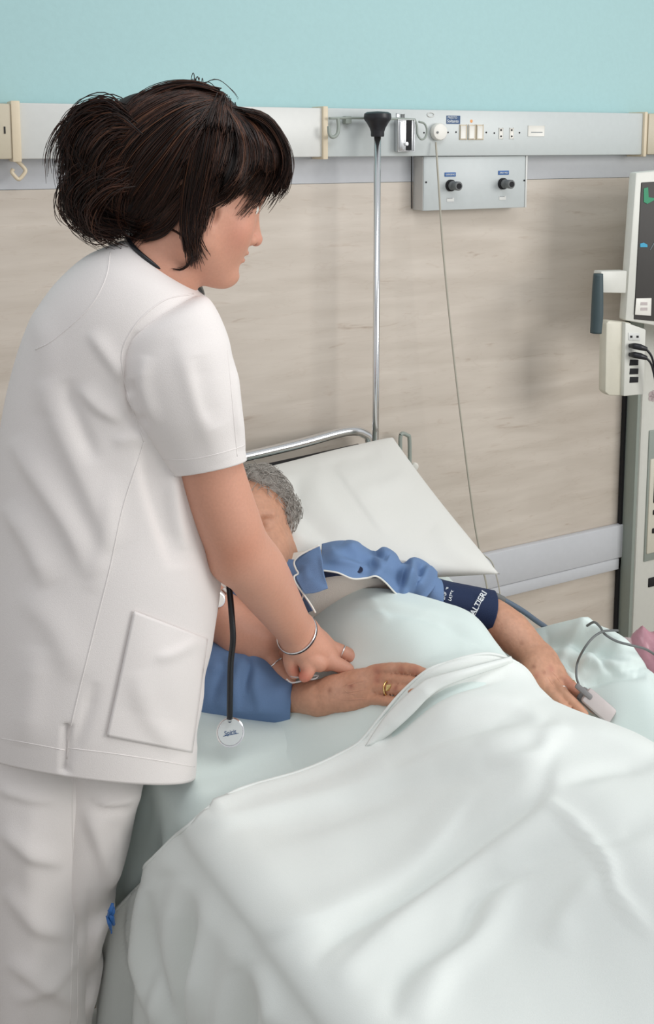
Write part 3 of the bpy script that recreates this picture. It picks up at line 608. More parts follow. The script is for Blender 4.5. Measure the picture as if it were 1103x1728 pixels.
# white cover, top layer
top_f = [
 ([(254, 1651), (263, 1517), (312, 1401), (387, 1384), (521, 1352), (655, 1312), (797, 1268)], 7*mm, 14, 40), 
 ([(521, 1633), (583, 1571), (726, 1482), (833, 1401), (904, 1348), (930, 1270)], -8*mm, 14, 22), ([(560, 1660), (640, 1590), (760, 1500), (870, 1420), (940, 1350)], 9*mm, 30, 20),
 ([(655, 1728), (690, 1642), (779, 1580), (824, 1499), (975, 1428), (1103, 1393)], -8*mm, 16, 22), ([(700, 1728), (750, 1640), (830, 1560), (870, 1470)], 8*mm, 22, 40),
 ([(904, 1348), (945, 1375), (989, 1419), (1020, 1464), (1038, 1517), (1103, 1590)], 6*mm, 7, 20), ([(833, 1464), (886, 1468), (989, 1424), (1060, 1405)], 5*mm, 8, 16),
 ([(930, 1600), (960, 1540), (1010, 1480)], 6*mm, 30, 20), ([(427, 1630), (425, 1590), (560, 1545), (700, 1470), (800, 1330)], 6*mm, 10, 40),
 ([(620, 1256), (663, 1196), (712, 1160), (790, 1132), (865, 1118)], 9*mm, 8, 10, .12), ([(640, 1262), (690, 1210), (760, 1165), (860, 1140)], -6*mm, 10, 14),
 ([(700, 1250), (780, 1195), (860, 1190), (920, 1225)], 6*mm, 14, 24), ([(740, 1300), (860, 1250), (980, 1240), (1103, 1265)], 7*mm, 16, 30), ([(650, 1300), (760, 1240), (900, 1215)], -5*mm, 14, 20),
 ([(820, 1290), (900, 1280), (930, 1255), (960, 1240)], 6*mm, 10, 18), ([(1103, 1290), (1020, 1300), (940, 1320)], -5*mm, 14, 14),
 ([(420, 1420), (560, 1380), (700, 1330), (880, 1300)], -4*mm, 20, 30),
 ([(235, 1490), (228, 1570), (240, 1650), (262, 1728)], 10*mm, 8, 14), ([(258, 1500), (262, 1600), (290, 1728)], -8*mm, 10, 12), ([(300, 1480), (300, 1600), (330, 1728)], 8*mm, 30, 30), ([(432, 1629), (450, 1690), (455, 1740)], 5*mm, 10, 20)]
l0t = bpx([(622, 1252, .013), (560, 1290, .013), (420, 1340, .013), (663, 1200, .013), (715, 1158, .013), (790, 1130, .013), (862, 1112, .013)], [(-.03, .255), (-.10, .20), (-.23, .11), (-.42, .0), (-.6, -.06), (.62, .46), (.70, .52), (.8, .62), (1.1, .7)])
us, _ = cloth('under_sheet', np.arange(.12, .70, .0055), bpx([(512, 1100, .01), (512, 1060, .01), (512, 1022, .01), (560, 1008, .01), (620, 992, .01), (690, 1000, .01)], [(.12, .13), (.50, .25), (.56, .32), (.62, .39), (.70, .47)]), lambda s: l0t(s)+.06, 90, .010, torso_f, 'sheet', seed=2, wobA=.0035, extra=lambda P, Sg, Lg, X, Y: P-zz*(.020*sst((.24-Sg)/.08))[..., None])
tag(us, 'mint sheet layer tucked over the patient torso below the blue pyjama', 'sheet')
def hemlift(P, Sg, Lg, X, Y):
    e_ = Lg-l0t(Sg[0])[None]; P = P+zz*(.010*np.exp(-(e_/.02)**2))[..., None]*(Sg > .0)[..., None]; return P
tc_, TP = cloth('bed_cover', np.arange(-.56, 1.05, .0058), l0t, K(1.58), 250, .013, top_f, 'sheetw', amp=1.55, seed=3, wobA=.005, extra=hemlift)
tag(tc_, 'large white bed cover spread over the legs with its hem turned back', 'bed cover')
hemP = TP[3, :]; sarr_ = np.arange(-.56, 1.05, .0058); 
tube('hem', [p_ for p_, s_ in list(zip(TP[0], sarr_))[::6]], .0028, 'sheetw', tc_, n=300, sides=8)
# turned hem flap over the fingertips
fa = [(616, 1259), (645, 1215), (672, 1185), (705, 1157), (726, 1144), (800, 1124), (862, 1108)]; fb = [(636, 1254), (666, 1232), (696, 1205), (724, 1176), (752, 1158), (810, 1136), (866, 1118)]
ca, cb2_ = catmull([(*q,) for q in fa], 50), catmull([(*q,) for q in fb], 50)
lf = np.interp(np.arange(50)/49, [0, .2, .5, .65, 1], [.024, .04, .048, .044, .032]); Vf = []
for i in range(50):
    for j in range(9):
        t = j/8; q = ca[i]*(1-t)+cb2_[i]*t; Vf.append(SP(q[0], q[1], lf[i]+.005*sin(pi*t)-.012*t))
solidify(mesh('turned_hem', Vf, grid_faces(50, 9), 'sheetw', tc_), .002, 0)

# ---- pillow
cr = [BW(.10, -.33, .875), PL(663, 738, -.335), PWd(843, 969, .735), BW(.10, -.05, .80)]
n = 110; s_, t_ = np.meshgrid(np.linspace(0, 1, n), np.linspace(0, 1, n))
Pm = (cr[0]*(1-s_[..., None])+cr[1]*s_[..., None])*(1-t_[..., None])+(cr[3]*(1-s_[..., None])+cr[2]*s_[..., None])*t_[..., None]
e4 = 4*s_*(1-s_); e5 = 4*t_*(1-t_)
pin = .035*(e4*(2*t_-1)*-1); Pm = Pm+(-el)*0+el*(-(2*t_-1)*np.where(t_ < .5, 0.004, .02)*e4)[..., None]-ew*((2*s_-1)*.014*e5)[..., None]
th = (e4*e5)**.42; up_ = np.cross(cr[1]-cr[0], cr[3]-cr[0]); up_ /= np.linalg.norm(up_); up_ = up_*np.sign(up_[2])
Pt = Pm+up_*(.062*th)[..., None]; X, Y = proj(Pt)
pf = [([(565, 785), (600, 835), (650, 905)], 3.5*mm, 4, 26), ([(470, 800), (470, 850), (500, 905), (540, 925)], 8*mm, 12, 16), ([(500, 800), (505, 860), (560, 915)], -6*mm, 12, 14), ([(455, 800), (462, 850)], -5*mm, 8, 8),
      ([(530, 790), (545, 850), (600, 910)], 4*mm, 16, 20), ([(780, 965), (740, 955), (700, 935)], 4*mm, 8, 12), ([(820, 960), (770, 930), (730, 890)], 4*mm, 14, 16), ([(690, 800), (650, 820), (600, 830)], 3*mm, 14, 18), ([(640, 760), (600, 775), (540, 785)], -3*mm, 10, 16)]
Pt = Pt+up_*(folds(X, Y, pf)+.0035*wob(Pt, 12, 4))[..., None]*np.minimum(1, th*2)[..., None]; Pb = Pm-up_*(.035*th)[..., None]
Vp = np.concatenate([Pt.reshape(-1, 3), Pb.reshape(-1, 3)]); g_ = grid_faces(n, n)
rim = np.r_[np.arange(n), np.arange(1, n)*n+n-1, (n*n-1-np.arange(1, n)), (n*(n-1)-n*np.arange(1, n-1))]; 
fr = np.stack([rim, np.roll(rim, -1), np.roll(rim, -1)+n*n, rim+n*n], 1)
pw = mesh('pillow', Vp, np.vstack([g_[:, ::-1], g_+n*n, fr]), 'pillow'); tag(pw, 'large white pillow propped against the headboard behind the patient', 'pillow')
# ================================================================== PEOPLE
mpx = lambda F: F/1600.   # metres per photo pixel at distance F
def HP(x, y, F, rpx): return (W(x, y, F), rpx*mpx(F))
def add_head(sd, O, Fv, Uv, k=1., nose=1.):
    Fv = Fv/np.linalg.norm(Fv); Uv = Uv-Fv*(Uv@Fv); Uv /= np.linalg.norm(Uv); Sv = np.cross(Fv, Uv); R3 = np.array([Fv, Sv, Uv])
    L = lambda a, s_, b: O+k*(a*Fv+s_*Sv+b*Uv)
    sd.ell(L(0, 0, .045), R3, np.array([.095, .076, .088])*k, .02)
    sd.ell(L(.040, 0, -.015), R3, np.array([.055, .058, .088])*k, .03)
    for q in (-1, 1):
        sd.cone(L(.008, q*.048, -.058), L(.070, q*.012, -.100), .020*k, .016*k, .03)
        sd.cone(L(.010, q*.052, -.02), L(.008, q*.048, -.058), .02*k, .02*k, .03)
        sd.ball(L(.058, q*.034, -.028), .022*k, .03); sd.ell(L(.076, q*.032, .012), R3, np.array([.020, .019, .012])*k, .018, 's') if False else None
        sd.cone(L(.086, q*.012, .033), L(.074, q*.045, .032), .009*k, .008*k, .014)
    sd.ball(L(.055, 0, -.055), .036*k, .03); sd.ell(L(.083, 0, -.098), R3, np.array([.016, .018, .014])*k, .02)
    for q in (-1, 1): sd.ell(L(.092, q*.031, .012), R3, np.array([.012, .016, .010])*k, .012, 's'); sd.ball(L(.074, q*.031, .010), .0125*k, .004)
    sd.cone(L(.086, 0, .018), L(.106, 0, -.028), .0075*k, .0095*k*nose, .010); sd.ball(L(.110, 0, -.033), .0095*k*nose, .005)
    for q in (-1, 1): sd.ball(L(.100, q*.0115, -.036), .0075*k*nose, .005); sd.ell(L(.104, q*.0075, -.0425), R3, np.array([.006, .004, .0045])*k, .0015, 's')
    sd.ell(L(.092, 0, -.0565), R3, np.array([.0125, .022, .0062])*k, .004); sd.ell(L(.091, 0, -.0695), R3, np.array([.0115, .019, .0068])*k, .004)
    sd.ell(L(.106, 0, -.0630), R3, np.array([.014, .022, .0016])*k, .002, 's'); sd.ell(L(.100, 0, -.083), R3, np.array([.007, .018, .007])*k, .008, 's')
    for q in (-1, 1):   # ears: lobe, rim, concha
        e0 = L(.010, q*.066, -.022); sd.ell(e0, R3, np.array([.014, .009, .023])*k, .005); sd.ball(L(.016, q*.067, -.042), .0072*k, .005)
        sd.ell(L(.013, q*.077, -.018), R3, np.array([.0075, .007, .014])*k, .003, 's')
    return L
sk = s2l(210, 154, 130); skE = s2l(202, 150, 122)
def skin_cols(V, base, spots):
    Cc = np.tile(np.array(base), (len(V), 1)); Cc = Cc*(1+.05*wob(V, 30, 2))[:, None]
    for p_, rad, col, st in spots:
        wgt = st*np.exp(-(np.linalg.norm(V-p_, axis=1)/rad)**2)[:, None]; Cc = Cc*(1-wgt)+np.array(col)*wgt
    return np.clip(Cc, .005, 1)

# ------------------------------------------------------------------ the nurse
nb = Sdf()
alpha = radians(24); Fn = cos(alpha)*(.95*r-.307*u)+sin(alpha)*c; Un = .307*r+.95*u
On = W(332, 334, 1.43)
P_ = lambda x, y, F: W(x, y, F)
for a_ in ([(P_(110, 1190, 1.45), .11), (P_(170, 950, 1.46), .10), (P_(205, 720, 1.47), .11), (P_(230, 600, 1.47), .10), (P_(245, 520, 1.45), .07), (P_(268, 455, 1.43), .056)],
           [(P_(225, 590, 1.47), .08), (P_(272, 565, 1.40), .055), (P_(306, 585, 1.375), .046)], [(P_(240, 560, 1.47), .08), (P_(300, 560, 1.62), .055), (P_(325, 600, 1.65), .046)],
           [(P_(90, 1190, 1.43), .08), (P_(70, 1400, 1.42), .060), (P_(70, 1720, 1.41), .045), (P_(80, 2000, 1.41), .034)],
           [(P_(125, 1190, 1.50), .08), (P_(130, 1400, 1.50), .050), (P_(110, 1720, 1.50), .035), (P_(110, 1960, 1.50), .034)]): nb.chain(a_, .04)
nb.chain([(P_(268, 460, 1.43), .056), (P_(300, 405, 1.43), .053), (P_(318, 360, 1.43), .05)], .03)
Ln = add_head(nb, On, Fn, Un, 1.0, 1.1)
# near (right) arm
nb.chain([HP(306, 585, 1.375, 54), HP(338, 720, 1.385, 54), HP(358, 800, 1.395, 55.5), HP(385, 880, 1.41, 55), HP(405, 925, 1.43, 52), HP(434, 965, 1.47, 52), HP(462, 1008, 1.53, 44), HP(486, 1045, 1.58, 36), HP(502, 1070, 1.61, 31)], .03)
nb.ball(P_(392, 938, 1.43), .036, .03)
# right hand: back of hand, pressing fingers, ringed index finger
nb.chain([HP(502, 1070, 1.61, 30), HP(524, 1090, 1.62, 31), HP(543, 1105, 1.625, 26), HP(553, 1112, 1.62, 19)], .02); nb.chain([HP(510, 1064, 1.62, 22), HP(535, 1083, 1.635, 22), HP(556, 1096, 1.64, 15)], .02)
nb.chain([HP(505, 1090, 1.60, 20), HP(525, 1110, 1.60, 18), HP(540, 1120, 1.60, 14)], .02)
nb.chain([HP(550, 1093, 1.64, 13.5), HP(570, 1098, 1.64, 12), HP(587, 1105, 1.635, 11), HP(600, 1115, 1.63, 9.5), HP(609, 1123, 1.625, 8)], .006)
nb.chain([HP(548, 1112, 1.615, 13.5), HP(566, 1120, 1.612, 12), HP(580, 1126, 1.61, 10.5), HP(590, 1131, 1.605, 8.5)], .006)
nb.chain([HP(512, 1112, 1.595, 13), HP(520, 1128, 1.59, 11.5), HP(517, 1138, 1.585, 10), HP(512, 1142, 1.585, 8.5)], .006)
nb.chain([HP(498, 1092, 1.60, 16), HP(490, 1110, 1.60, 13), HP(492, 1126, 1.60, 11), HP(497, 1137, 1.60, 9.5)], .007)
# far (left) arm
nb.chain([HP(325, 600, 1.65, 45), HP(300, 800, 1.70, 42), HP(268, 930, 1.74, 40), HP(325, 985, 1.73, 36), HP(358, 1022, 1.71, 34), HP(384, 1047, 1.70, 38)], .03)
nb.chain([HP(384, 1047, 1.70, 38), HP(412, 1072, 1.685, 40), HP(440, 1088, 1.67, 34)], .02); nb.chain([HP(400, 1075, 1.67, 30), HP(428, 1098, 1.66, 26)], .02)
nb.chain([HP(440, 1098, 1.66, 19), HP(457, 1114, 1.65, 15.5), HP(472, 1132, 1.64, 13.5), HP(484, 1146, 1.635, 11.5), HP(490, 1151, 1.635, 9.5)], .007)
nb.chain([HP(452, 1082, 1.675, 17), HP(468, 1094, 1.675, 14), HP(480, 1110, 1.67, 11.5), HP(488, 1124, 1.665, 10)], .007)
nb.chain([HP(448, 1074, 1.695, 15), HP(470, 1080, 1.70, 12), HP(486, 1090, 1.70, 10)], .007)
nb.chain([HP(425, 1108, 1.655, 15), HP(440, 1121, 1.655, 12), HP(452, 1127, 1.66, 10)], .007)
nb.chain([HP(445, 1066, 1.71, 13), HP(462, 1066, 1.72, 11), HP(476, 1072, 1.72, 9)], .007)
V, Q = nb.build(.0030, zcoarse=.62)
nbase = C+h*1.45+r*(-.40); nbase[2] = 0
nurse = mesh('person', V, Q[:, ::-1], 'skin', base=nbase)
lipc = s2l(178, 96, 88)
vcolor(nurse, skin_cols(V, sk, [(Ln(.103, 0, -.057), .011, lipc, .8), (Ln(.101, 0, -.070), .011, lipc, .8), (Ln(.104, .0075, -.0425), .0055, (.08, .03, .02), .9), (Ln(.06, .05, -.03), .03, s2l(222, 140, 120), .35), (Ln(.11, 0, -.033), .012, s2l(225, 145, 125), .5),
   (P_(403, 925, 1.385), .03, s2l(205, 130, 100), .45), (P_(515, 1142, 1.58), .012, s2l(215, 110, 90), .7), (P_(497, 1138, 1.58), .012, s2l(215, 105, 85), .7), (P_(602, 1122, 1.63), .014, s2l(215, 120, 100), .6)]))
tag(nurse, 'person with dark pinned-up hair in white nurse clothes bending over the bed', 'person')
for q in (-1, 1):
    e_ = Ln(.0755, q*.031, .010); lathe('eye', e_, Fn, [(0, .0128), (.006, .0112), (.0105, .006), (.0115, 0), (.009, -.009)], 'white', nurse, seg=20); lathe('iris', e_+Fn*.0122, Fn, [(0, .001), (.003, .0008), (.0055, -.0008)], 'pupil', nurse, seg=16)
    tube('eyebrow', [Ln(.094, q*.014, .036), Ln(.092, q*.028, .041), Ln(.080, q*.046, .038)], [.001, .0028, .0012], 'hairbase', nurse, sides=6)

# ---- tunic
trings = [((216, 404), (328, 486), (1.435, 1.43), .058), ((196, 411), (336, 491), 1.44, .085), ((146, 436), (350, 510), 1.455, .125), ((94, 488), (368, 556), 1.465, .15), ((54, 556), (374, 625), 1.47, .158),
          ((24, 655), (373, 710), 1.475, .158), ((6, 760), (370, 800), 1.475, .158), ((-4, 860), (369, 900), 1.47, .16), ((-10, 960), (370, 985), 1.465, .165), ((-15, 1050), (357, 1078), 1.46, .17),
          ((-18, 1140), (345, 1160), 1.455, .172), ((-20, 1210), (332, 1240), 1.45, .172), ((-22, 1263), (327, 1316), 1.45, .17)]
V, N = loft(trings, 200, 210, 2.15, .85)
X, Y = proj(V)
tf = [([(131, 655), (165, 690), (205, 712)], 6*mm, 6, 22), ([(75, 640), (100, 720), (150, 830), (190, 930)], 8*mm, 16, 30), ([(20, 740), (70, 820), (120, 900), (150, 975)], 8*mm, 14, 26), ([(110, 640), (128, 700), (160, 780)], -6*mm, 12, 12),
      ([(8, 850), (50, 920), (80, 990)], 7*mm, 14, 24), ([(150, 560), (185, 610), (215, 650)], 5*mm, 8, 18), ([(243, 745), (250, 820), (285, 930), (290, 960)], -9*mm, 10, 34), ([(290, 790), (296, 860), (310, 930)], 7*mm, 12, 12),
      ([(235, 560), (215, 640), (225, 700), (243, 745)], -8*mm, 10, 14), ([(260, 720), (225, 735), (190, 745)], 4*mm, 6, 14), ([(160, 1150), (140, 1220), (112, 1290)], -5*mm, 8, 12), ([(114, 1225), (110, 1300)], -9*mm, 3, 5, 0),
      ([(330, 1075), (300, 1095), (260, 1110)], 4*mm, 6, 12), ([(60, 1090), (50, 1180), (40, 1260)], 5*mm, 24, 24), ([(30, 1000), (90, 1060), (130, 1150)], 4*mm, 20, 30), ([(340, 1090), (352, 1180), (330, 1260)], -5*mm, 8, 14),
      ([(230, 1130), (245, 1200), (300, 1270)], 4*mm, 16, 24), ([(60, 520), (80, 600), (70, 700)], 4*mm, 18, 24), ([(190, 800), (180, 900), (150, 1000)], 4*mm, 14, 20)]
nrow = V.shape[0]; mk = np.minimum(1, np.arange(nrow)/30.)[:, None]
V = V+N*((folds(X, Y, tf)+.0035*wob(V, 8, 6))*mk)[..., None]
tunic = mesh('tunic', V.reshape(-1, 3), ring_faces(*V.shape[:2]), 'tunic', nurse); solidify(tunic, .003, -1); tag(tunic, 'white cotton nurse tunic with side pocket')
TB = bvh_of(tunic)
def seam(name, pts, rad, m, b, par, n=60, lift=-.0003):
    rad = rad*.75
    P = drape_line(b, pts, n, lift)
    if len(P) > 3: return tube(name, P, rad, m, par, sides=6, smoothpath=False)
seam('seam', [(243, 745), (225, 800), (205, 865), (185, 960), (160, 1060), (135, 1160), (119, 1230), (113, 1280)], .0016, 'tunic', TB, tunic)
seam('seam', [(186, 425), (178, 470), (150, 520), (92, 572), (60, 590)], .0014, 'tunic', TB, tunic)
seam('hem_stitch', [(2, 1246), (60, 1256), (110, 1266)], .0011, 'tunic', TB, tunic); seam('hem_stitch', [(114, 1262), (180, 1270), (260, 1282), (328, 1294)], .0011, 'tunic', TB, tunic)
pk_ = patch('pocket', TB, [(226, 1031), (350, 1078), (324, 1270), (180, 1242)], 30, 44, .0035, 'tunic', tunic, .002, .007)
PB = bvh_of(pk_)
for ln in ([(226, 1031), (203, 1140), (180, 1244)], [(222, 1052), (280, 1075), (342, 1096)]): seam('pocket_stitch', ln, .0011, 'tunic', PB, pk_)
# collar
cv, cn = loft([((214, 401), (331, 484), 1.434, .060), ((211, 408), (334, 492), 1.436, .068)], 80, 8); o = mesh('collar', cv.reshape(-1, 3), ring_faces(8, 80), 'tunic', tunic); solidify(o, .003, 0)
# ---- sleeves
srings = [((236, 540), (318, 500), 1.42, .03), ((206, 568), (352, 505), 1.380, .060), ((197, 603), (382, 565), 1.372, .072), ((206, 655), (394, 628), 1.370, .074), ((232, 718), (403, 690), 1.375, .070), ((262, 764), (410, 738), 1.385, .062), ((288, 801), (416, 777), 1.39, .057)]
V, N = loft(srings, 120, 110, 2.1, .6); X, Y = proj(V)
sf = [([(300, 560), (320, 640), (350, 730), (372, 780)], 4*mm, 16, 26), ([(245, 600), (240, 650), (262, 720)], 6*mm, 8, 14), ([(395, 600), (396, 680), (405, 760)], 5*mm, 6, 14), ([(220, 640), (232, 690), (250, 720)], -6*mm, 8, 8), ([(330, 600), (345, 680), (365, 720)], -4*mm, 12, 20), ([(215, 660), (228, 690), (240, 705)], 7*mm, 4, 8)]
V = V+N*(folds(X, Y, sf)+.002*wob(V, 14, 3))[..., None]
sl_ = mesh('sleeve', V.reshape(-1, 3), ring_faces(*V.shape[:2]), 'tunic', tunic); solidify(sl_, .0028, -1); SB = bvh_of(sl_)
seam('cuff_stitch', [(276, 775), (320, 775), (370, 765), (412, 752)], .0011, 'tunic', SB, sl_); seam('seam', [(383, 590), (388, 640), (400, 770)], .0011, 'tunic', SB, sl_)
AB = bvh_of(tunic, sl_); seam('seam', [(326, 496), (280, 505), (240, 535), (214, 572), (205, 605), (212, 650), (225, 695), (243, 745)], .0018, 'tunic', AB, tunic, 80)
V, N = loft([((245, 545), (325, 515), 1.46, .04), ((222, 560), (352, 520), 1.56, .075), ((226, 610), (374, 580), 1.64, .075), ((230, 700), (372, 690), 1.67, .066), ((235, 800), (360, 800), 1.70, .06)], 60, 40)
o = mesh('sleeve', V.reshape(-1, 3), ring_faces(*V.shape[:2]), 'tunic', tunic); solidify(o, .0028, -1)
# ---- trousers: two legs
t1 = [((-30, 1180), (165, 1200), 1.43, .12), ((-26, 1320), (160, 1320), 1.42, .118), ((-20, 1420), (150, 1420), 1.42, .11), ((-8, 1520), (142, 1520), 1.415, .10), ((0, 1620), (142, 1620), 1.41, .095), ((4, 1728), (142, 1728), 1.405, .088), ((12, 1850), (145, 1850), 1.405, .08), ((22, 1970), (150, 1970), 1.405, .075), ((26, 2030), (152, 2030), 1.405, .075)]
t2 = [((60, 1180), (246, 1200), 1.465, .11), ((60, 1300), (243, 1305), 1.465, .11), ((60, 1370), (229, 1370), 1.465, .105), ((60, 1440), (213, 1440), 1.465, .10), ((60, 1495), (190, 1495), 1.465, .09), ((60, 1530), (192, 1530), 1.465, .09), ((60, 1580), (176, 1580), 1.465, .088), ((58, 1625), (162, 1625), 1.465, .085), ((56, 1660), (166, 1660), 1.465, .084), ((56, 1728), (152, 1728), 1.465, .08), ((60, 1850), (150, 1850), 1.465, .078), ((62, 1900), (152, 1900), 1.465, .075), ((64, 1950), (154, 1950), 1.465, .075)]
lf1 = [([(-10, 1330), (40, 1345), (100, 1352)], 5*mm, 6, 14), ([(0, 1400), (50, 1440), (110, 1460)], 6*mm, 10, 20), ([(5, 1500), (60, 1560), (125, 1580)], 6*mm, 12, 22), ([(10, 1620), (60, 1650), (130, 1700)], 6*mm, 12, 22), ([(60, 1330), (50, 1450), (60, 1600), (50, 1728)], 5*mm, 18, 24), ([(20, 1690), (90, 1660), (140, 1600)], 4*mm, 10, 16)]
lf2 = [([(235, 1335), (200, 1350), (150, 1352)], 7*mm, 6, 12), ([(225, 1365), (180, 1365), (145, 1350)], -6*mm, 6, 8), ([(145, 1360), (165, 1420), (190, 1500)], 8*mm, 10, 20), ([(200, 1400), (195, 1450), (180, 1500)], 5*mm, 8, 14), ([(190, 1520), (165, 1570), (150, 1640)], 8*mm, 6, 12), ([(172, 1600), (160, 1650), (146, 1720)], 6*mm, 6, 10), ([(150, 1500), (152, 1580), (148, 1660)], -6*mm, 8, 10)]
tr = None
for rg, lf, sd_ in ((t1, lf1, 8), (t2, lf2, 9)):
    V, N = loft(rg, 110, 150, 2.1); X, Y = proj(V); V = V+N*(folds(X, Y, lf)+.003*wob(V, 12, sd_))[..., None]
    if tr is None:
        tr = mesh('trousers', V.reshape(-1, 3), ring_faces(*V.shape[:2]), 'tunic', nurse); solidify(tr, .003, -1); tag(tr, 'white cotton trousers'); LB = bvh_of(tr)
        seam('side_seam', [(122, 1296), (122, 1400), (126, 1500), (122, 1600), (118, 1727)], .0018, 'tunic', LB, tr); seam('side_seam', [(137, 1300), (136, 1400), (138, 1500), (132, 1600), (130, 1727)], .0015, 'tunic', LB, tr)
    else: solidify(mesh('trouser_leg', V.reshape(-1, 3), ring_faces(*V.shape[:2]), 'tunic', tr), .003, -1)
for x, F, in ((88, 1.41), (112, 1.50)):
    q = W(x, 2000, F); q[2] = 0; a = r*.8+h*.6; b2 = -np.cross(zz, a); bm = bmesh.new(); bmesh.ops.create_uvsphere(bm, u_segments=24, v_segments=14, radius=1)
    for v in bm.verts:
        z_ = v.co[2]; k_ = (z_ > 0)*max(0, -v.co[0])*.5+1; v.co = Vector(q+a*(.05+v.co[0]*.135)+b2*v.co[1]*.045*(1+.12*v.co[0])+zz*(.035+max(-.035, z_*.035*k_)))
    bmobj('shoe', bm, 'clog', nurse, smooth=True)

# ---- hair
hb_ = Sdf()
for x, y, F, rad in ((305, 248, 1.43, .086), (340, 238, 1.43, .074), (392, 264, 1.43, .060), (428, 268, 1.43, .042), (250, 240, 1.43, .074), (240, 300, 1.43, .072), (192, 258, 1.43, .052), (155, 250, 1.43, .030), (190, 315, 1.43, .040), (150, 300, 1.43, .022),
                     (296, 318, 1.43, .056), (262, 355, 1.44, .038), (318, 372, 1.405, .020), (382, 296, 1.375, .026), (298, 375, 1.42, .03), (225, 345, 1.43, .026)): hb_.ball(W(x, y, F), rad, .02)
V, Q = hb_.build(.006); V = V+.0015*wob(V, 60, 2)[:, None]*np.array([1, 1, 1])
hair = mesh('hair', V, Q[:, ::-1], 'hairbase', nurse); HB = bvh_of(hair, nurse)
groups = [ # consecutive guides are blended: (guides, count, jitter px, lift)
 ([[(372, 160), (350, 200), (335, 260), (322, 330), (318, 392)], [(376, 165), (366, 210), (358, 270), (350, 320), (338, 380)], [(380, 170), (392, 215), (384, 265), (365, 310), (350, 352)]], 1300, 7, .010),
 ([[(380, 172), (400, 210), (405, 270), (385, 320), (352, 342)], [(382, 180), (425, 215), (438, 260), (425, 300), (396, 330)], [(384, 182), (440, 205), (466, 245), (470, 285), (452, 322)], [(386, 184), (446, 200), (478, 245), (486, 285), (478, 318)]], 2000, 5, .009),
  ([[(378, 178), (400, 220), (408, 270), (395, 310), (375, 335)], [(382, 182), (415, 220), (428, 265), (418, 305), (395, 330)]], 500, 5, .009),
 ([[(384, 190), (430, 240), (445, 290), (428, 330), (398, 366)], [(386, 186), (445, 225), (466, 275), (455, 320), (436, 352)]], 110, 6, .010),
 ([[(372, 158), (310, 150), (240, 180), (190, 225), (160, 270)], [(370, 164), (310, 180), (250, 220), (205, 270), (190, 320)], [(366, 175), (315, 215), (275, 270), (240, 320), (225, 350)], [(362, 185), (325, 240), (300, 300), (275, 350), (250, 380)]], 2200, 8, .009),
 ([[(372, 156), (330, 143), (275, 146), (225, 170), (185, 215)], [(370, 162), (320, 155), (265, 168), (215, 205), (180, 255)]], 700, 5, .007),
 ([[(225, 195), (175, 188), (138, 205), (115, 245), (116, 285)], [(225, 215), (180, 215), (150, 240), (135, 285), (140, 330)], [(225, 240), (185, 250), (165, 290), (165, 340), (190, 375)]], 1100, 13, .022),
 ([[(215, 250), (150, 275), (112, 300), (112, 345), (150, 378)], [(225, 270), (170, 290), (140, 330), (150, 370), (195, 388)], [(235, 290), (200, 310), (180, 345), (185, 375), (225, 392)]], 1200, 13, .022),
 ([[(320, 300), (285, 345), (255, 375), (228, 388), (212, 400)], [(325, 320), (300, 360), (280, 385), (258, 396), (240, 398)]], 500, 6, .006),
 ([[(350, 180), (330, 260), (318, 330), (312, 385), (318, 430)], [(365, 180), (345, 250), (336, 310), (330, 360), (326, 415)], [(372, 180), (362, 240), (350, 300), (346, 345), (338, 390)]], 700, 5, .008),
 ([[(370, 160), (364, 200), (358, 250), (354, 290)], [(376, 165), (372, 205), (366, 250), (358, 280)]], 90, 3, .012),
 ([[(330, 320), (320, 370), (312, 400), (318, 430), (322, 455)], [(338, 330), (332, 370), (325, 400), (328, 420), (326, 440)]], 120, 4, .006),
 ([[(255, 378), (290, 388), (318, 410), (324, 438), (306, 456), (288, 456)]], 16, 2, .004), ([[(345, 350), (335, 390), (345, 410), (360, 425)], [(340, 350), (328, 400), (322, 430), (330, 455)]], 26, 4, .004),
 ([[(215, 185), (150, 180), (110, 215), (104, 260)], [(200, 200), (140, 195), (118, 230), (112, 300)], [(200, 250), (120, 270), (102, 310), (118, 370)]], 60, 12, .004),
 ([[(230, 210), (180, 175), (130, 195), (108, 240), (122, 275)], [(235, 225), (190, 190), (145, 215), (130, 260), (150, 290)]], 260, 9, .03),
 ([[(215, 300), (165, 300), (125, 335), (135, 375), (190, 388)], [(225, 315), (185, 320), (155, 350), (165, 380), (205, 390)]], 260, 8, .03),
 ([[(190, 370), (160, 385), (130, 360), (108, 330)], [(220, 380), (190, 398), (150, 390), (125, 360)]], 60, 8, .004), ([[(340, 155), (290, 140), (240, 160), (215, 178)], [(330, 150), (360, 142), (385, 165), (392, 180)]], 30, 8, .004),
 ([[(450, 230), (480, 270), (478, 310), (462, 335)], [(455, 240), (486, 285), (480, 320), (455, 345)]], 40, 5, .004)]
Mn = 14; PX, PYY, LF = [], [], []
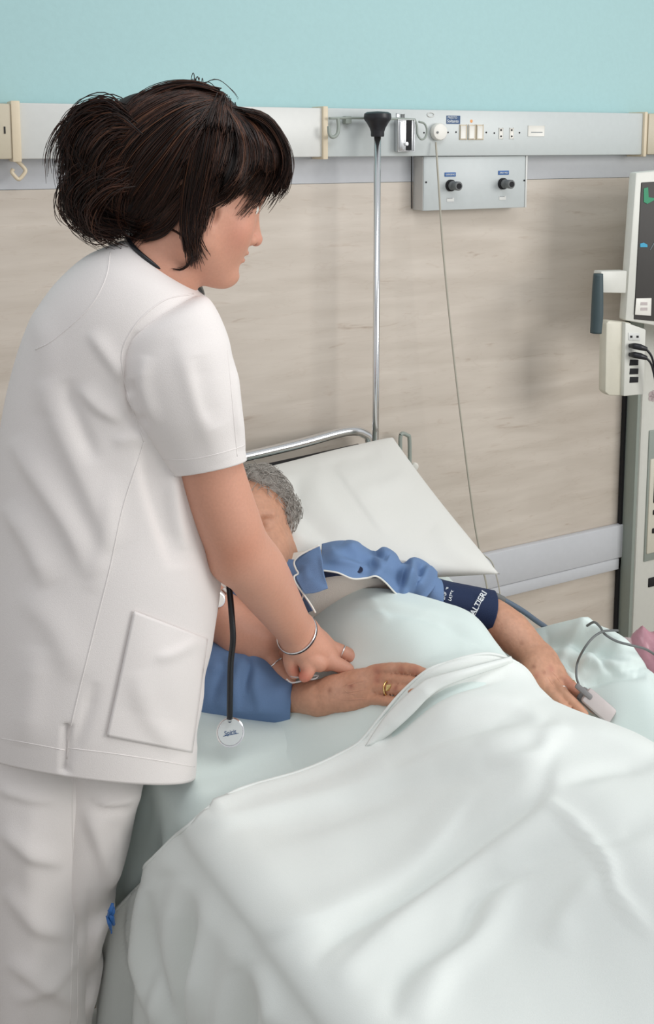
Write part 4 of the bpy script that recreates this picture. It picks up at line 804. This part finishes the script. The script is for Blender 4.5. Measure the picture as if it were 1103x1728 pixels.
for gs, cnt, jit, lift in groups:
    gs = [np.array(catmull(np.array(g_, float), Mn)) for g_ in gs]; ng = len(gs)
    for _ in range(cnt):
        t = rng.uniform(0, max(ng-1, 1e-6)); i = min(int(t), max(ng-2, 0)); q = gs[i] if ng == 1 else gs[i]*(1-(t-i))+gs[i+1]*(t-i)
        clump = int(t*18); cr_ = np.random.default_rng(clump+ng*100+cnt); j0 = cr_.normal(size=2)*jit*.7; j1 = cr_.normal(size=2)*jit*1.0
        u_ = np.linspace(0, 1, Mn)[:, None]; q = q+j0*np.sin(pi*u_)+(j1+rng.normal(size=2)*jit*.5)*u_+rng.normal(size=2)*jit*.45; s0 = rng.uniform(0, .34)*rng.uniform(0, 1); s1 = rng.uniform(.74, 1.04)
        q = np.stack([np.interp(np.linspace(s0, s1, Mn), np.linspace(0, 1, Mn), q[:, k]) for k in (0, 1)], 1)
        PX.append(q[:, 0]); PYY.append(q[:, 1]); LF.append(rng.uniform(.0005, lift)*(.6+.8*cr_.uniform()))
PX, PYY, LF = map(np.array, (PX, PYY, LF)); Fm = np.zeros(PX.shape)
for i in range(PX.shape[0]):
    last = np.nan
    for j in range(Mn):
        d = ray(PX[i, j], PYY[i, j]); dn = d/np.linalg.norm(d); q = HB.ray_cast(Vector(C), Vector(dn))
        Fm[i, j] = ((np.array(q[0])-C)@h-LF[i]*(.30+.70*float(sst(j/Mn*3)))-.0012) if q[0] is not None else np.nan
    ok = ~np.isnan(Fm[i]); Fm[i] = np.interp(np.arange(Mn), np.arange(Mn)[ok], Fm[i][ok]) if ok.any() else 1.42-.03*rng.uniform()
for _ in range(2): Fm[:, 1:-1] = .25*Fm[:, :-2]+.5*Fm[:, 1:-1]+.25*Fm[:, 2:]
dirs = c+((PX-CX)/f)[..., None]*r+((CY-PYY)/f)[..., None]*u; P = C+dirs*(Fm/(dirs@h))[..., None]
rad = np.linspace(0, 1, Mn)[None]; R_ = (.00095*(1-.65*rad**2))*rng.uniform(.6, 1.1, (len(P), 1))
# the far side of the head carries the same hair, mirrored through the head's middle
sub = P[::3]; mid = (On-C)@h; Pm_ = sub+h*(2*(mid-(sub-C)@h))[..., None]
P2 = np.concatenate([P, Pm_]); R2 = np.concatenate([R_, R_[::3]]); V, Q = tubes(P2, R2, 3)
hs = mesh('hair_strands', V, Q, 'hair', hair); hs['kind'] = 'stuff'
cc = rng.uniform(0, 1, len(P2))**2.2; hl = (rng.uniform(0, 1, len(P2)) > .965); colr = np.array([.010, .0048, .0035])*(1-cc[:, None])+np.array([.075, .027, .014])*cc[:, None]; colr[hl] = np.array([.12, .05, .025])
vcolor(hs, np.repeat(colr, Mn*3, 0))
# ------------------------------------------------------------------ the patient
pa = Sdf(); GZ = lambda w, l, up: BW(w, l, float(zm(l))+up)
Op = W(431, 908, 1.85); Fp = -.85*c+.35*u-.02*r; Up = -.22*r+.75*u+.5*h
pa.chain([(GZ(.44, .32, .08), .068), (GZ(.45, .20, .09), .085), (GZ(.44, .05, .085), .09), (GZ(.41, -.06, .08), .085), (GZ(.37, -.12, .10), .06), (W(455, 968, 1.76), .046), (W(447, 930, 1.82), .05)], .04)
Lp = add_head(pa, Op, Fp, Up, .98, 1.15)
for w0 in (.39, .49): pa.chain([(GZ(w0, .30, .075), .055), (GZ(w0, .50, .055), .042), (GZ(w0, .65, .055), .042), (GZ(w0, .88, .085), .045), (GZ(w0, 1.2, .04), .035), (GZ(w0, 1.42, .035), .028), (GZ(w0, 1.46, .09), .02)], .04)
# far arm, cuffed, resting beyond the body
far = [(GZ(.52, -.06, .10), .05), (W(715, 1012, 1.82), .036), (W(775, 1026, 1.79), .035), (W(828, 1040, 1.76), .034), (W(842, 1050, 1.75), .036), (W(862, 1066, 1.735), .0375), (W(893, 1096, 1.70), .031), (W(912, 1120, 1.675), .0265)]
pa.chain(far, .04)
fh = lambda x, y, F, rp: HP(x, y, F, rp)
pa.chain([fh(912, 1120, 1.675, 26), fh(920, 1138, 1.655, 26), fh(930, 1152, 1.64, 16)], .02); pa.chain([fh(916, 1118, 1.68, 22), fh(932, 1132, 1.66, 21), fh(944, 1143, 1.645, 13.5)], .02); pa.chain([fh(905, 1128, 1.655, 22), fh(910, 1147, 1.635, 19), fh(920, 1162, 1.625, 12.5)], .02)
pa.chain([fh(945, 1143, 1.64, 11.5), fh(970, 1164, 1.615, 9.5), fh(992, 1186, 1.605, 9), fh(1008, 1200, 1.595, 8)], .006)       # finger in the clip
pa.chain([fh(936, 1154, 1.63, 11), fh(953, 1172, 1.60, 9), fh(970, 1189, 1.585, 8.5), fh(986, 1204, 1.575, 7)], .004, .0015)
pa.chain([fh(924, 1162, 1.62, 11), fh(940, 1180, 1.595, 9), fh(954, 1196, 1.58, 8.5), fh(966, 1208, 1.57, 7)], .004, .0015)
pa.chain([fh(926, 1168, 1.62, 12), fh(940, 1184, 1.60, 10), fh(955, 1200, 1.59, 9), fh(964, 1208, 1.585, 7.5)], .006)
pa.chain([fh(922, 1122, 1.69, 14), fh(945, 1140, 1.69, 12), fh(962, 1158, 1.68, 10), fh(972, 1172, 1.67, 8.5)], .008)            # thumb
# near arm
def SH(x, y, lift, rp): P = SP(x, y, lift); return (P, rp*((P-C)@h)/1600.)
pa.chain([(GZ(.33, -.10, .09), .05), (W(330, 1100, 1.76), .040), (W(290, 1160, 1.70), .036), (W(345, 1160, 1.665), .035), (W(420, 1166, 1.648), .029), (W(484, 1179, 1.632), .0255), SH(525, 1176, .027, 23)], .04)
pa.chain([SH(525, 1176, .026, 23.5), SH(560, 1170, .024, 22), SH(600, 1160, .020, 18), SH(630, 1150, .014, 11)], .02)
pa.chain([SH(540, 1184, .022, 18), SH(590, 1178, .018, 15), SH(628, 1168, .012, 10)], .02); pa.chain([SH(560, 1160, .024, 18), SH(600, 1146, .020, 16), SH(632, 1137, .016, 10.5)], .02)
pa.chain([SH(540, 1190, .018, 14), SH(590, 1189, .014, 11), SH(626, 1181, .011, 9)], .015)
for pts, up_l in (([(626, 1134, 11), (646, 1129, 9.8), (668, 1127, 9.2), (694, 1129, 9.2), (716, 1135, 7.8)], .016), ([(628, 1147, 9.5), (650, 1146, 8.8), (672, 1147, 8.6), (694, 1150, 8.4), (712, 1153, 7)], .013), ([(628, 1161, 9.5), (650, 1162, 8.8), (672, 1164, 8.6), (694, 1167, 8.2), (708, 1169, 7)], .013), ([(622, 1179, 9.5), (644, 1182, 8.6), (664, 1184.5, 8.2), (684, 1186, 7)], .012)):
    pa.chain([SH(x, y, up_l+.002*i, rp) for i, (x, y, rp) in enumerate(pts)], .004, .0015)
V, Q = pa.build(.0032, ycoarse=-1.15)
V = V+.0008*wob(V, 160, 3)[:, None]*zz
pt_ = mesh('person', V, Q[:, ::-1], 'skin2', base=BW(.45, .5, .60))
FB = bvh_of(pt_)
def fz(x, y):
    q = hit(FB, x, y); return q if q is not None else SP(x, y, .02)
nailp = [(718, 1136), (714, 1154), (603, 1180)]
vcolor(pt_, skin_cols(V, skE, [(fz(x, y), rr_, s2l(170, 95, 80), .45) for x, y, rr_ in ((636, 1132, .010), (636, 1148, .008), (700, 1131, .010), (676, 1130, .007), (592, 1157, .007), (666, 1163, .006), (972, 1165, .012), (960, 1150, .012), (715, 1153, .01), (930, 1130, .008), (905, 1140, .007))]+
    [(fz(x, y), rr_, s2l(222, 172, 148), .5) for x, y, rr_ in ((570, 1160, .02), (610, 1140, .015), (860, 1070, .03), (660, 1128, .01))]+[(Lp(.103, 0, -.057), .012, s2l(165, 95, 88), .7), (Lp(.101, 0, -.07), .012, s2l(165, 95, 88), .7)]+
    [(fz(x, y), .004, s2l(140, 85, 65), .6) for x, y in ((592, 1157), (668, 1160), (556, 1165), (900, 1125), (918, 1135), (880, 1085))]))
tag(pt_, 'elderly person with grey hair in blue pyjama lying in the bed', 'person')
# raised tendons and veins on the backs of both hands
for pts in ([(560, 1172), (600, 1166), (632, 1163)], [(565, 1164), (600, 1152), (630, 1148)], [(560, 1182), (600, 1180), (628, 1180)], [(925, 1128), (938, 1142), (948, 1156)], [(918, 1135), (930, 1152), (938, 1162)], [(575, 1160), (590, 1170), (612, 1174)]):
    P = drape_line(FB, pts, 24, -.0014)
    if len(P) > 5:
        o = tube('tendon', P, [.0004, .0019, .0019, .0004], 'skin2', pt_, sides=8, smoothpath=False); vcolor(o, np.tile(np.array(s2l(203, 150, 124)), (len(o.data.vertices), 1)))
for x, y, dx, dy in ((719, 1135.5, 6, 3.2), (715, 1153, 5.5, 3)):
    q = hit(FB, x, y, .0006)
    if q is not None: bm = bmesh.new(); bmesh.ops.create_uvsphere(bm, u_segments=14, v_segments=8, radius=1); [setattr(v, 'co', Vector(q+v.co[0]*dx*.001*(r*.97+el*.1)+v.co[1]*dy*.001*zz*.8+v.co[2]*.0013*(-c))) for v in bm.verts]; bmobj('fingernail', bm, 'nail', pt_, smooth=True)
# grey hair
gh = Sdf()
for a, s_, b, rr_ in ((-.02, 0, .085, .062), (.01, .035, .085, .045), (.01, -.035, .085, .045), (-.04, .045, .05, .05), (-.04, -.045, .05, .05), (-.05, 0, .02, .06), (.045, .03, .112, .024), (.045, -.03, .112, .024), (-.005, .07, .03, .022), (-.005, -.07, .03, .022)): gh.ball(Lp(a, s_, b), rr_, .015)
V, Q = gh.build(.005); gho = mesh('hair', V+.0025*wob(V, 90, 5)[:, None], Q[:, ::-1], 'ghair', pt_); tag(gho, 'short wavy grey hair')
ctr = Lp(-.01, 0, .05); Pg = []
nv = V[rng.integers(0, len(V), 1500)]
for v in nv:
    n_ = v-ctr; n_ /= np.linalg.norm(n_); t_ = np.cross(n_, rng.normal(size=3)*.5+Fp); t_ /= np.linalg.norm(t_)+1e-9; b2 = np.cross(n_, t_); k_ = np.linspace(0, 1, 8)[:, None]
    Pg.append(v+n_*(.001+.005*np.sin(pi*k_))+t_*.035*k_+b2*.012*np.sin(4*k_+rng.uniform(0, 6)))
V2, Q2 = tubes(np.array(Pg), np.full((len(Pg), 8), .0007), 3); o = mesh('hair_strands', V2, Q2, 'ghair', gho); o['kind'] = 'stuff'

# ---- pyjama: ruffled top, lapels, near sleeve
def cloth_px(name, rows, F_or, m, par, nu=60, nv=40, fl=(), thick=.002, seed=1, wa=.002, nrm=None):
    """cloth through a net of control points (rows of world points)"""
    R_ = np.array([catmull(np.array(q, float), nu) for q in rows]); G = np.stack([catmull(R_[:, j], nv) for j in range(nu)], 1)
    X, Y = proj(G); nn = (zz*.8-h*.5) if nrm is None else nrm
    G = G+nn*(folds(X, Y, list(fl))+wa*wob(G, 30, seed))[..., None]
    return solidify(mesh(name, G.reshape(-1, 3), grid_faces(nv, nu), m, par), thick, 0)
# undershirt over the chest
us_rows = [[W(440, 945, 1.80), W(520, 930, 1.80), W(600, 930, 1.82), W(700, 950, 1.84)], [W(430, 985, 1.74), W(520, 955, 1.735), W(610, 948, 1.775), W(715, 972, 1.84)], [W(440, 1040, 1.72), W(530, 985, 1.70), W(620, 965, 1.715), W(725, 985, 1.80)], [W(460, 1090, 1.74), W(535, 1040, 1.735), W(640, 1010, 1.73), W(740, 1012, 1.76)]]
cloth_px('undershirt', us_rows, 0, 'undershirt', pt_, 70, 50, [([(530, 1000), (580, 985), (640, 975)], .003, 6, 10), ([(560, 975), (640, 965), (690, 985)], .003, 5, 8)], seed=4)
# blue front (opened and ruffled towards the far shoulder)
cx_ = [543, 572, 600, 626, 646, 664, 684, 700, 717, 737]; wv = [0, .005, 0, -.004, .008, 0, -.006, .010, -.002, .006]
def brow(ys, Fs, dx=0, k=1.): return [W(x+dx*(i/9), y, F-k*w_-.022*min(1, i/2)) for i, (x, y, F, w_) in enumerate(zip(cx_, ys, Fs, wv))]
lin = lambda a_, b_: list(np.linspace(a_, b_, 10))
bl = [brow([930, 925, 928, 942, 938, 946, 958, 954, 962, 978], lin(1.84, 1.90)), brow([919, 913, 917, 934, 926, 935, 951, 942, 948, 966], lin(1.775, 1.85)),
      brow([936, 930, 936, 950, 944, 952, 968, 960, 966, 984], lin(1.72, 1.80), -1, 1.3), brow([950, 946, 950, 960, 960, 966, 980, 978, 984, 998], lin(1.685, 1.765), -10, 1.3),
      brow([957, 962, 968, 968, 968, 976, 990, 994, 1000, 1010], lin(1.668, 1.745), -20, .9), brow([962, 966, 976, 975, 972, 982, 1000, 1008, 1012, 1018], lin(1.66, 1.74), -26, .5)]
blf = [([(580, 917), (620, 945), (680, 975), (715, 1000)], 0.0150, 7, 16), ([(560, 925), (600, 945), (650, 962)], -0.0090, 6, 8), ([(640, 928), (670, 955), (695, 985)], 0.0165, 8, 10), ([(630, 935), (655, 950)], -0.0105, 6, 6), ([(690, 940), (695, 965), (700, 990)], 0.0150, 7, 9), ([(675, 935), (680, 965)], -0.0135, 6, 6),
       ([(725, 955), (715, 985), (700, 1005)], 0.0180, 8, 9), ([(706, 950), (704, 980)], -0.0150, 5, 6), ([(550, 945), (600, 952), (640, 960)], 0.0060, 5, 10), ([(545, 935), (575, 930), (610, 925)], 0.0090, 8, 10)]
pj = cloth_px('pyjama_top', bl, 0, 'pyj', pt_, 150, 90, blf, .0028, 7, .0025)
tag(pj, 'blue pyjama top with white piping')
JB = bvh_of(pj)
pip = [q_+(-c)*.0015 for q_ in catmull(np.array(bl[-1])+0., 90)]
tube('piping', pip, .0017, 'white', pj, sides=8, smoothpath=False, n=90)
q = hit(JB, 606, 962, .001); q = q if q is not None else W(606, 964, 1.67)
lathe('button', q, -c*.6+u*.8, [(0, 0), (.0062, 0), (.0068, .001), (.0068, .002), (.0055, .0024), (.0045, .0018), (0, .0018)], 'navy2', pj, seg=24)
# inner dark facing below the piping
cloth_px('facing', [[W(546, 960, 1.69), W(600, 968, 1.70), W(650, 974, 1.72), W(690, 996, 1.745)], [W(545, 976, 1.70), W(600, 976, 1.705), W(655, 978, 1.725), W(694, 1004, 1.745)]], 0, 'navy', pj, 40, 10, thick=.001)
# lapel
lap = [[W(497, 948, 1.665), W(515, 932, 1.665), W(539, 921, 1.665)], [W(504, 968, 1.65), W(522, 950, 1.645), W(543, 942, 1.645)], [W(500, 975, 1.64), W(524, 972, 1.637), W(546, 968, 1.637)], [W(506, 988, 1.635), W(530, 985, 1.632), W(552, 988, 1.632)], [W(515, 1002, 1.63), W(533, 1000, 1.628), W(553, 993, 1.628)]]
lp_ = cloth_px('lapel', lap, 0, 'pyj', pj, 40, 50, [([(540, 935), (546, 960), (552, 985)], .003, 5, 8), ([(510, 950), (520, 980)], .003, 8, 8)], .0026, 9, .001)
tube('piping', [W(539, 920, 1.664), W(520, 929, 1.662), W(503, 939, 1.66), W(496, 949, 1.658), W(499, 960, 1.652), W(503, 968, 1.646), W(496, 973, 1.642), W(499, 984, 1.638), W(510, 1000, 1.634), W(524, 1020, 1.63), W(532, 1034, 1.63)], .0018, 'white', lp_, n=80, sides=8)
# chest left part, mostly behind the nurse's arm
cloth_px('front_panel', [[W(350, 975, 1.79), W(420, 955, 1.78), W(470, 945, 1.77), W(498, 945, 1.75)], [W(350, 1020, 1.745), W(420, 1000, 1.73), W(480, 975, 1.70), W(502, 970, 1.68)], [W(345, 1070, 1.75), W(410, 1050, 1.735), W(485, 1005, 1.69), W(512, 1000, 1.665)], [W(340, 1110, 1.76), W(410, 1090, 1.74), W(490, 1045, 1.71), W(528, 1030, 1.68)]], 0, 'pyj', pj, 60, 50, [([(380, 1000), (420, 1050), (450, 1070)], .008, 8, 12), ([(430, 1010), (450, 1040), (470, 1060)], -.008, 5, 6)], .0026, 3, .002)
tube('piping', [W(512, 1002, 1.66), W(500, 1035, 1.69), W(488, 1055, 1.70)], .0016, 'white', pj, sides=8)
# near sleeve
V, N = loft([((255, 1075), (250, 1200), 1.70, .045), ((300, 1085), (295, 1215), 1.675, .05), ((340, 1090), (335, 1210), 1.66, .052), ((385, 1092), (380, 1212), 1.655, .052), ((430, 1100), (425, 1215), 1.648, .05), ((470, 1130), (466, 1216), 1.642, .046), ((492, 1148), (490, 1216), 1.636, .040)], 90, 90, 2.2)
X, Y = proj(V); nf = [([(410, 1110), (395, 1150), (400, 1200)], .007, 7, 9), ([(440, 1115), (430, 1150), (440, 1200)], .005, 8, 12), ([(370, 1100), (375, 1130), (355, 1190)], -.006, 8, 10), ([(350, 1130), (400, 1120), (440, 1130)], .005, 8, 10), ([(345, 1180), (400, 1195), (480, 1200)], .004, 6, 12), ([(418, 1100), (422, 1130), (414, 1170)], -.006, 5, 5)]
V = V+N*(folds(X, Y, nf)+.002*wob(V, 26, 2))[..., None]
ns = mesh('near_sleeve', V.reshape(-1, 3), ring_faces(*V.shape[:2]), 'pyj', pj); solidify(ns, .0026, -1)
V, N = loft([((690, 950), (682, 1010), 1.80, .045), ((722, 966), (714, 1020), 1.79, .045), ((745, 984), (738, 1030), 1.79, .044)], 60, 30); V = V+N*(.004*wob(V, 40, 2))[..., None]
solidify(mesh('far_sleeve', V.reshape(-1, 3), ring_faces(*V.shape[:2]), 'pyj', pj), .0026, -1)
# ---- blood pressure cuff
V, N = loft([((728, 979), (712, 1040), 1.80, .046), ((760, 988), (744, 1052), 1.79, .045), ((800, 996), (785, 1058), 1.775, .044), ((838, 1004), (819, 1056), 1.76, .042)], 80, 60, 2.3)
cf = mesh('pressure_cuff', V.reshape(-1, 3), ring_faces(*V.shape[:2]), 'navy'); solidify(cf, .004, 0)
tag(cf, 'navy blood pressure cuff with white lettering around the far upper arm', 'cuff')
bpy.context.view_layer.update(); CB = bvh_of(cf)
def on_cuff(name, s, x, y, dx, dy, size, m='ink', bold=.02):
    q = hit(CB, x, y, .0026); q2 = hit(CB, x+dx*6, y+dy*6, .0026)
    if q is None or q2 is None: return
    rt = q2-q; rt /= np.linalg.norm(rt); nn = -ray(x, y); nn /= np.linalg.norm(nn); upv = np.cross(nn, rt); text(name, s, q, rt, upv, size, m, cf, bold)
on_cuff('lettering', 'GALTIERI', 805, 1022, .48, -.88, .0155)
P = drape_line(CB, [(800, 1040), (808, 1023), (817, 1003)], 20, .0026); tube('underline', P, .0007, 'ink', cf, sides=6, smoothpath=False)
on_cuff('lettering', 'adulto', 742, 996, .30, -.95, .0125); on_cuff('lettering', '27-36 cm', 751, 1001, .30, -.95, .0085); on_cuff('lettering', 'LATEX', 761, 1005, .30, -.95, .0085)
hs_ = thing('cuff_hose', 'grey blue air hose running from the cuff behind the arm', 'hose', W(880, 1040, 1.80))
tube('hose', [W(828, 1005, 1.79), W(850, 1013, 1.81), W(880, 1030, 1.83), W(905, 1048, 1.86), W(922, 1060, 1.90), W(935, 1075, 1.93)], .0055, 'hose', hs_, sides=12)
tube('connector', [W(826, 1003, 1.78), W(838, 1007, 1.795), W(848, 1012, 1.805)], .0072, 'greyp', hs_, sides=14)

# ---- finger clip, its cable
fcp = thing('finger_clip', 'grey pulse sensor clipped on a finger of the far hand', 'finger clip', W(1005, 1195, 1.60))
a0_, a1_ = W(984, 1171, 1.60), W(1030, 1211, 1.58); ax_ = a1_-a0_; Lc = np.linalg.norm(ax_); ax_ /= Lc; nn_ = -c-ax_*((-c)@ax_); nn_ = nn_+zz*.6; nn_ -= ax_*(nn_@ax_); nn_ /= np.linalg.norm(nn_); sd2 = np.cross(ax_, nn_)
box('upper_shell', (0, -.0145, .002), (Lc, .0145, .017), 'sensor', fcp, bevel=.005, frame=(a0_, ax_, sd2, nn_)); box('lower_shell', (-.006, -.013, -.013), (Lc-.004, .013, .001), 'sensord', fcp, bevel=.005, frame=(a0_, ax_, sd2, nn_))
lathe('hinge', a0_+ax_*(Lc-.003)-sd2*.013, sd2, [(0, 0), (.006, 0), (.006, .026), (0, .026)], 'sensor', fcp, seg=20)
for k_ in (-.005, 0, .005): lathe('vent', a0_+ax_*(Lc+.0002)+sd2*k_+nn_*.006, ax_, [(0, 0), (.0013, 0), (.0013, .0006), (0, .0006)], 'hole', fcp, seg=10)
box('cable_boot', (-.022, -.005, .012), (.012, .005, .020), 'sensord', fcp, bevel=.003, frame=(a0_, ax_, sd2, nn_))
cbl = [W(977, 1158, 1.62), W(972, 1140, 1.63), W(974, 1118, 1.65), W(985, 1095, 1.63), W(1000, 1076, 1.64), W(1016, 1066, 1.66), W(1030, 1064, 1.68), W(1042, 1064, 1.70)]
tag(tube('sensor_cable', cbl, .0022, 'greyp', n=80, sides=8), 'thin grey cable looping up from the finger clip', 'cable')
tag(tube('crossing_cable', [W(990, 1056, 1.74), W(1002, 1050, 1.72), W(1012, 1058, 1.69), W(1020, 1070, 1.67), W(1040, 1082, 1.66), W(1065, 1089, 1.66), W(1090, 1096, 1.68), W(1115, 1112, 1.72)], .0024, 'greyp', n=80, sides=8), 'grey cable crossing the bunched sheet towards the pink bag', 'cable')

# ---- pink crumpled bag beyond the bed
Xg, Yg = np.meshgrid(np.linspace(0, 1, 50), np.linspace(0, 1, 40))
pb_ = Sdf()
for x, y, F, rp in ((1090, 1108, 1.92, 30), (1120, 1100, 1.92, 38), (1082, 1092, 1.92, 21), (1082, 1078, 1.92, 13), (1100, 1132, 1.90, 28), (1140, 1085, 1.92, 24), (1074, 1096, 1.92, 13)): pb_.ball(W(x, y, F), rp*F/1600, .02)
pb_.cone(W(1086, 1085, 1.92), W(1083, 1056, 1.92), .018, .003, .015); V, Q = pb_.build(.005); V = V+(.006*np.abs(wob(V, 70, 3))+.003*wob(V, 150, 4))[:, None]*(-c)
bg = mesh('crumpled_bag', V, Q[:, ::-1], 'pink'); tag(bg, 'crumpled pink plastic bag beyond the bed at the right edge', 'bag')
cloth_px('clear_tail', [[W(1032, 1066, 1.86), W(1045, 1074, 1.87), W(1064, 1076, 1.89)], [W(1046, 1086, 1.86), W(1055, 1088, 1.87), W(1066, 1088, 1.89)]], 0, 'pinkfilm', bg, 20, 10, thick=.001)

# ---- jewellery, watch, stethoscope
def ring_on(name, center, axis, rad, tr_, m, label, cat, flat=1.0, par=None):
    axis = np.array(axis, float); axis /= np.linalg.norm(axis); a = np.cross(axis, zz); a /= np.linalg.norm(a); b = np.cross(axis, a)
    o = tube(name, [np.array(center)+rad*(cos(t)*a+flat*sin(t)*b) for t in np.linspace(0, 2*pi, 24, endpoint=False)], tr_, m, par, closed=True, n=64, sides=10)
    if label: tag(o, label, cat)
    return o
P0 = SP(655, 1162, .015)
g_ = ring_on('signet_ring', P0, SP(662, 1162, .015)-SP(648, 1162, .013), .0116, .0018, 'gold', 'gold signet ring on the patient near hand', 'ring')
qq = hit(FB, 655, 1160, .0016); qq = qq if qq is not None else P0
box('signet_face', (-.0045, -.006, -.001), (.0045, .006, .0022), 'gold', g_, bevel=.0008, frame=(qq, r*.96+zz*.1, u*.9+r*.1, -c))
ring_on('thin_ring', W(948, 1167, 1.61), W(953, 1172, 1.60)-W(942, 1160, 1.62), .0108, .0010, 'silver', 'thin pale ring on the middle finger of the far hand', 'ring')
ring_on('thin_ring', W(962, 1157.5, 1.624), W(970, 1164, 1.615)-W(954, 1150, 1.632), .0112, .0013, 'gold', 'gold ring next to the finger clip on the far hand', 'ring')
ring_on('finger_ring', W(578, 1101, 1.638), W(588, 1106, 1.635)-W(569, 1097, 1.64), .0138, .0013, 'silver', 'silver ring on the nurse right index finger', 'ring')
ring_on('finger_ring', W(463, 1121, 1.645), W(470, 1130, 1.64)-W(457, 1112, 1.65), .0165, .0014, 'silver', 'wide silver ring on the nurse left finger', 'ring')
bc = W(500, 1068, 1.605); bax = W(512, 1082, 1.62)-W(488, 1052, 1.59)
br = ring_on('bangle', bc, bax, .0380, .0016, 'silver', 'silver and black bangle on the nurse right wrist', 'bracelet', 1.0)
ring_on('black_cord', bc+bax/np.linalg.norm(bax)*.004, bax, .0377, .0014, 'black', None, None, 1.0, br)
wc_ = W(360, 1024, 1.708); wax = W(384, 1047, 1.70)-W(325, 985, 1.73); wax /= np.linalg.norm(wax)
V = []; aa = np.cross(wax, zz); aa /= np.linalg.norm(aa); bb = np.cross(wax, aa)
wt = thing('wristwatch', 'white banded wristwatch on the nurse left wrist', 'watch', wc_)
for k_ in range(22):
    t0 = k_*2*pi/22; o_ = wc_+.0365*(cos(t0)*aa+sin(t0)*bb); tn = -sin(t0)*aa+cos(t0)*bb; nr = cos(t0)*aa+sin(t0)*bb
    box('band_link', (-.0047, -.0095, -.0018), (.0047, .0095, .0018), 'watch' if k_ % 2 else 'silver', wt, bevel=.0008, frame=(o_, tn, wax, nr))
td = W(372, 1004, 1.66)-wc_; td -= wax*(td@wax); td /= np.linalg.norm(td); lathe('watch_case', wc_+td*.037, td, [(0, 0), (.015, 0), (.0155, .003), (.014, .006), (.0125, .0062), (0, .0062)], 'silver', wt, seg=32); lathe('watch_dial', wc_+td*.0432, td, [(0, 0), (.012, 0), (.012, .0004), (0, .0004)], 'white', wt, seg=28)
ste = thing('stethoscope', 'black stethoscope hanging from the nurse neck in front of the sleeve', 'stethoscope', W(389, 1236, 1.50))
neckp = [W(216+(328-216)*t, 398+(480-398)*t, 1.434) for t in (0, 1)]; mid_ = (neckp[0]+neckp[1])/2; A_ = (neckp[1]-neckp[0])/2
loop = [mid_+A_*1.0*cos(t)-h*.064*sin(t)*1.0-zz*.0+u*.002 for t in np.linspace(.15*pi, pi, 9)]
tube('neck_tube', loop[::-1]+[W(338, 492, 1.45), W(345, 540, 1.53), W(350, 640, 1.56), W(360, 760, 1.58), W(368, 850, 1.58), W(378, 920, 1.56), W(385, 975, 1.53), W(391, 1040, 1.51), W(393, 1080, 1.50), W(389, 1120, 1.50), W(388, 1170, 1.50), W(387.5, 1212, 1.50)], [.0034]*9+[.0044]+[.0052]*12, 'steth', ste, n=200, sides=14)
tube('neck_tube', [mid_+A_*1.0*cos(t)+h*.064*sin(t) for t in np.linspace(pi, .2*pi, 9)]+[W(340, 495, 1.56), W(348, 560, 1.62), W(352, 640, 1.60)], .005, 'steth', ste, n=90, sides=12)
tube('stem', [W(387.5, 1208, 1.50), W(387.5, 1218, 1.50)], .0033, 'chrome', ste, smoothpath=False, sides=16)
dc = W(388.5, 1236, 1.50); dn_ = -ray(388, 1236); dn_ /= np.linalg.norm(dn_); dn_ = dn_+u*.25; dn_ /= np.linalg.norm(dn_)
cp = lathe('chestpiece', dc-dn_*.004, dn_, [(0, 0), (.018, 0), (.0225, .002), (.0235, .005), (.0235, .0065), (.0215, .0072), (.0210, .0066), (0, .0066)], 'silver', ste, seg=48)
lathe('diaphragm', dc+dn_*.0029, dn_, [(0, 0), (.0205, 0), (.0205, .0006), (0, .0008)], 'panel', cp, seg=40)
rt_ = np.cross(zz, dn_); rt_ /= np.linalg.norm(rt_); up2 = np.cross(dn_, rt_); rr2 = rt_*cos(.12)+up2*sin(.12)
text('lettering', 'Spirit', dc+dn_*.0040-up2*.001, rr2, np.cross(dn_, rr2), .0095, 'blueink', cp, .01); box('underline', (-.012, -.0004, 0), (.014, .0004, .0004), 'blueink', cp, bevel=0, frame=(dc+dn_*.0038-up2*.0045, rr2, np.cross(dn_, rr2), dn_))
# clear drip line under the nurse's fingertips
tag(tube('drip_line', [W(483, 1146, 1.585), W(492, 1152, 1.58), W(505, 1150, 1.58), W(520, 1147, 1.585), W(532, 1145, 1.59), W(536, 1140, 1.6), W(522, 1141, 1.595), W(503, 1143, 1.59), W(490, 1141, 1.59)], .0014, 'clear', n=70, sides=8), 'short clear drip line on the wrist under the nurse fingertips', 'drip line')
# blue line clamp hanging by the sheet
bc_ = thing('line_clamp', 'small blue plastic clamp hanging beside the trousers and sheet', 'clamp', W(187, 1572, 1.36))
for (x0, y0), (x1, y1), rr_ in (((190, 1524), (182, 1548), .0045), ((183, 1535), (192, 1560), .004), ((180, 1545), (187, 1568), .0038), ((192, 1530), (188, 1550), .003)): tube('clamp_wing', [W(x0, y0, 1.36), W((x0+x1)/2+1, (y0+y1)/2, 1.355), W(x1, y1, 1.36)], [rr_*.5, rr_, rr_*.6], 'bluebits', bc_, sides=8)
tube('thread', [W(188, 1560, 1.36), W(188, 1575, 1.36)], .0012, 'bluebits', bc_, sides=6)
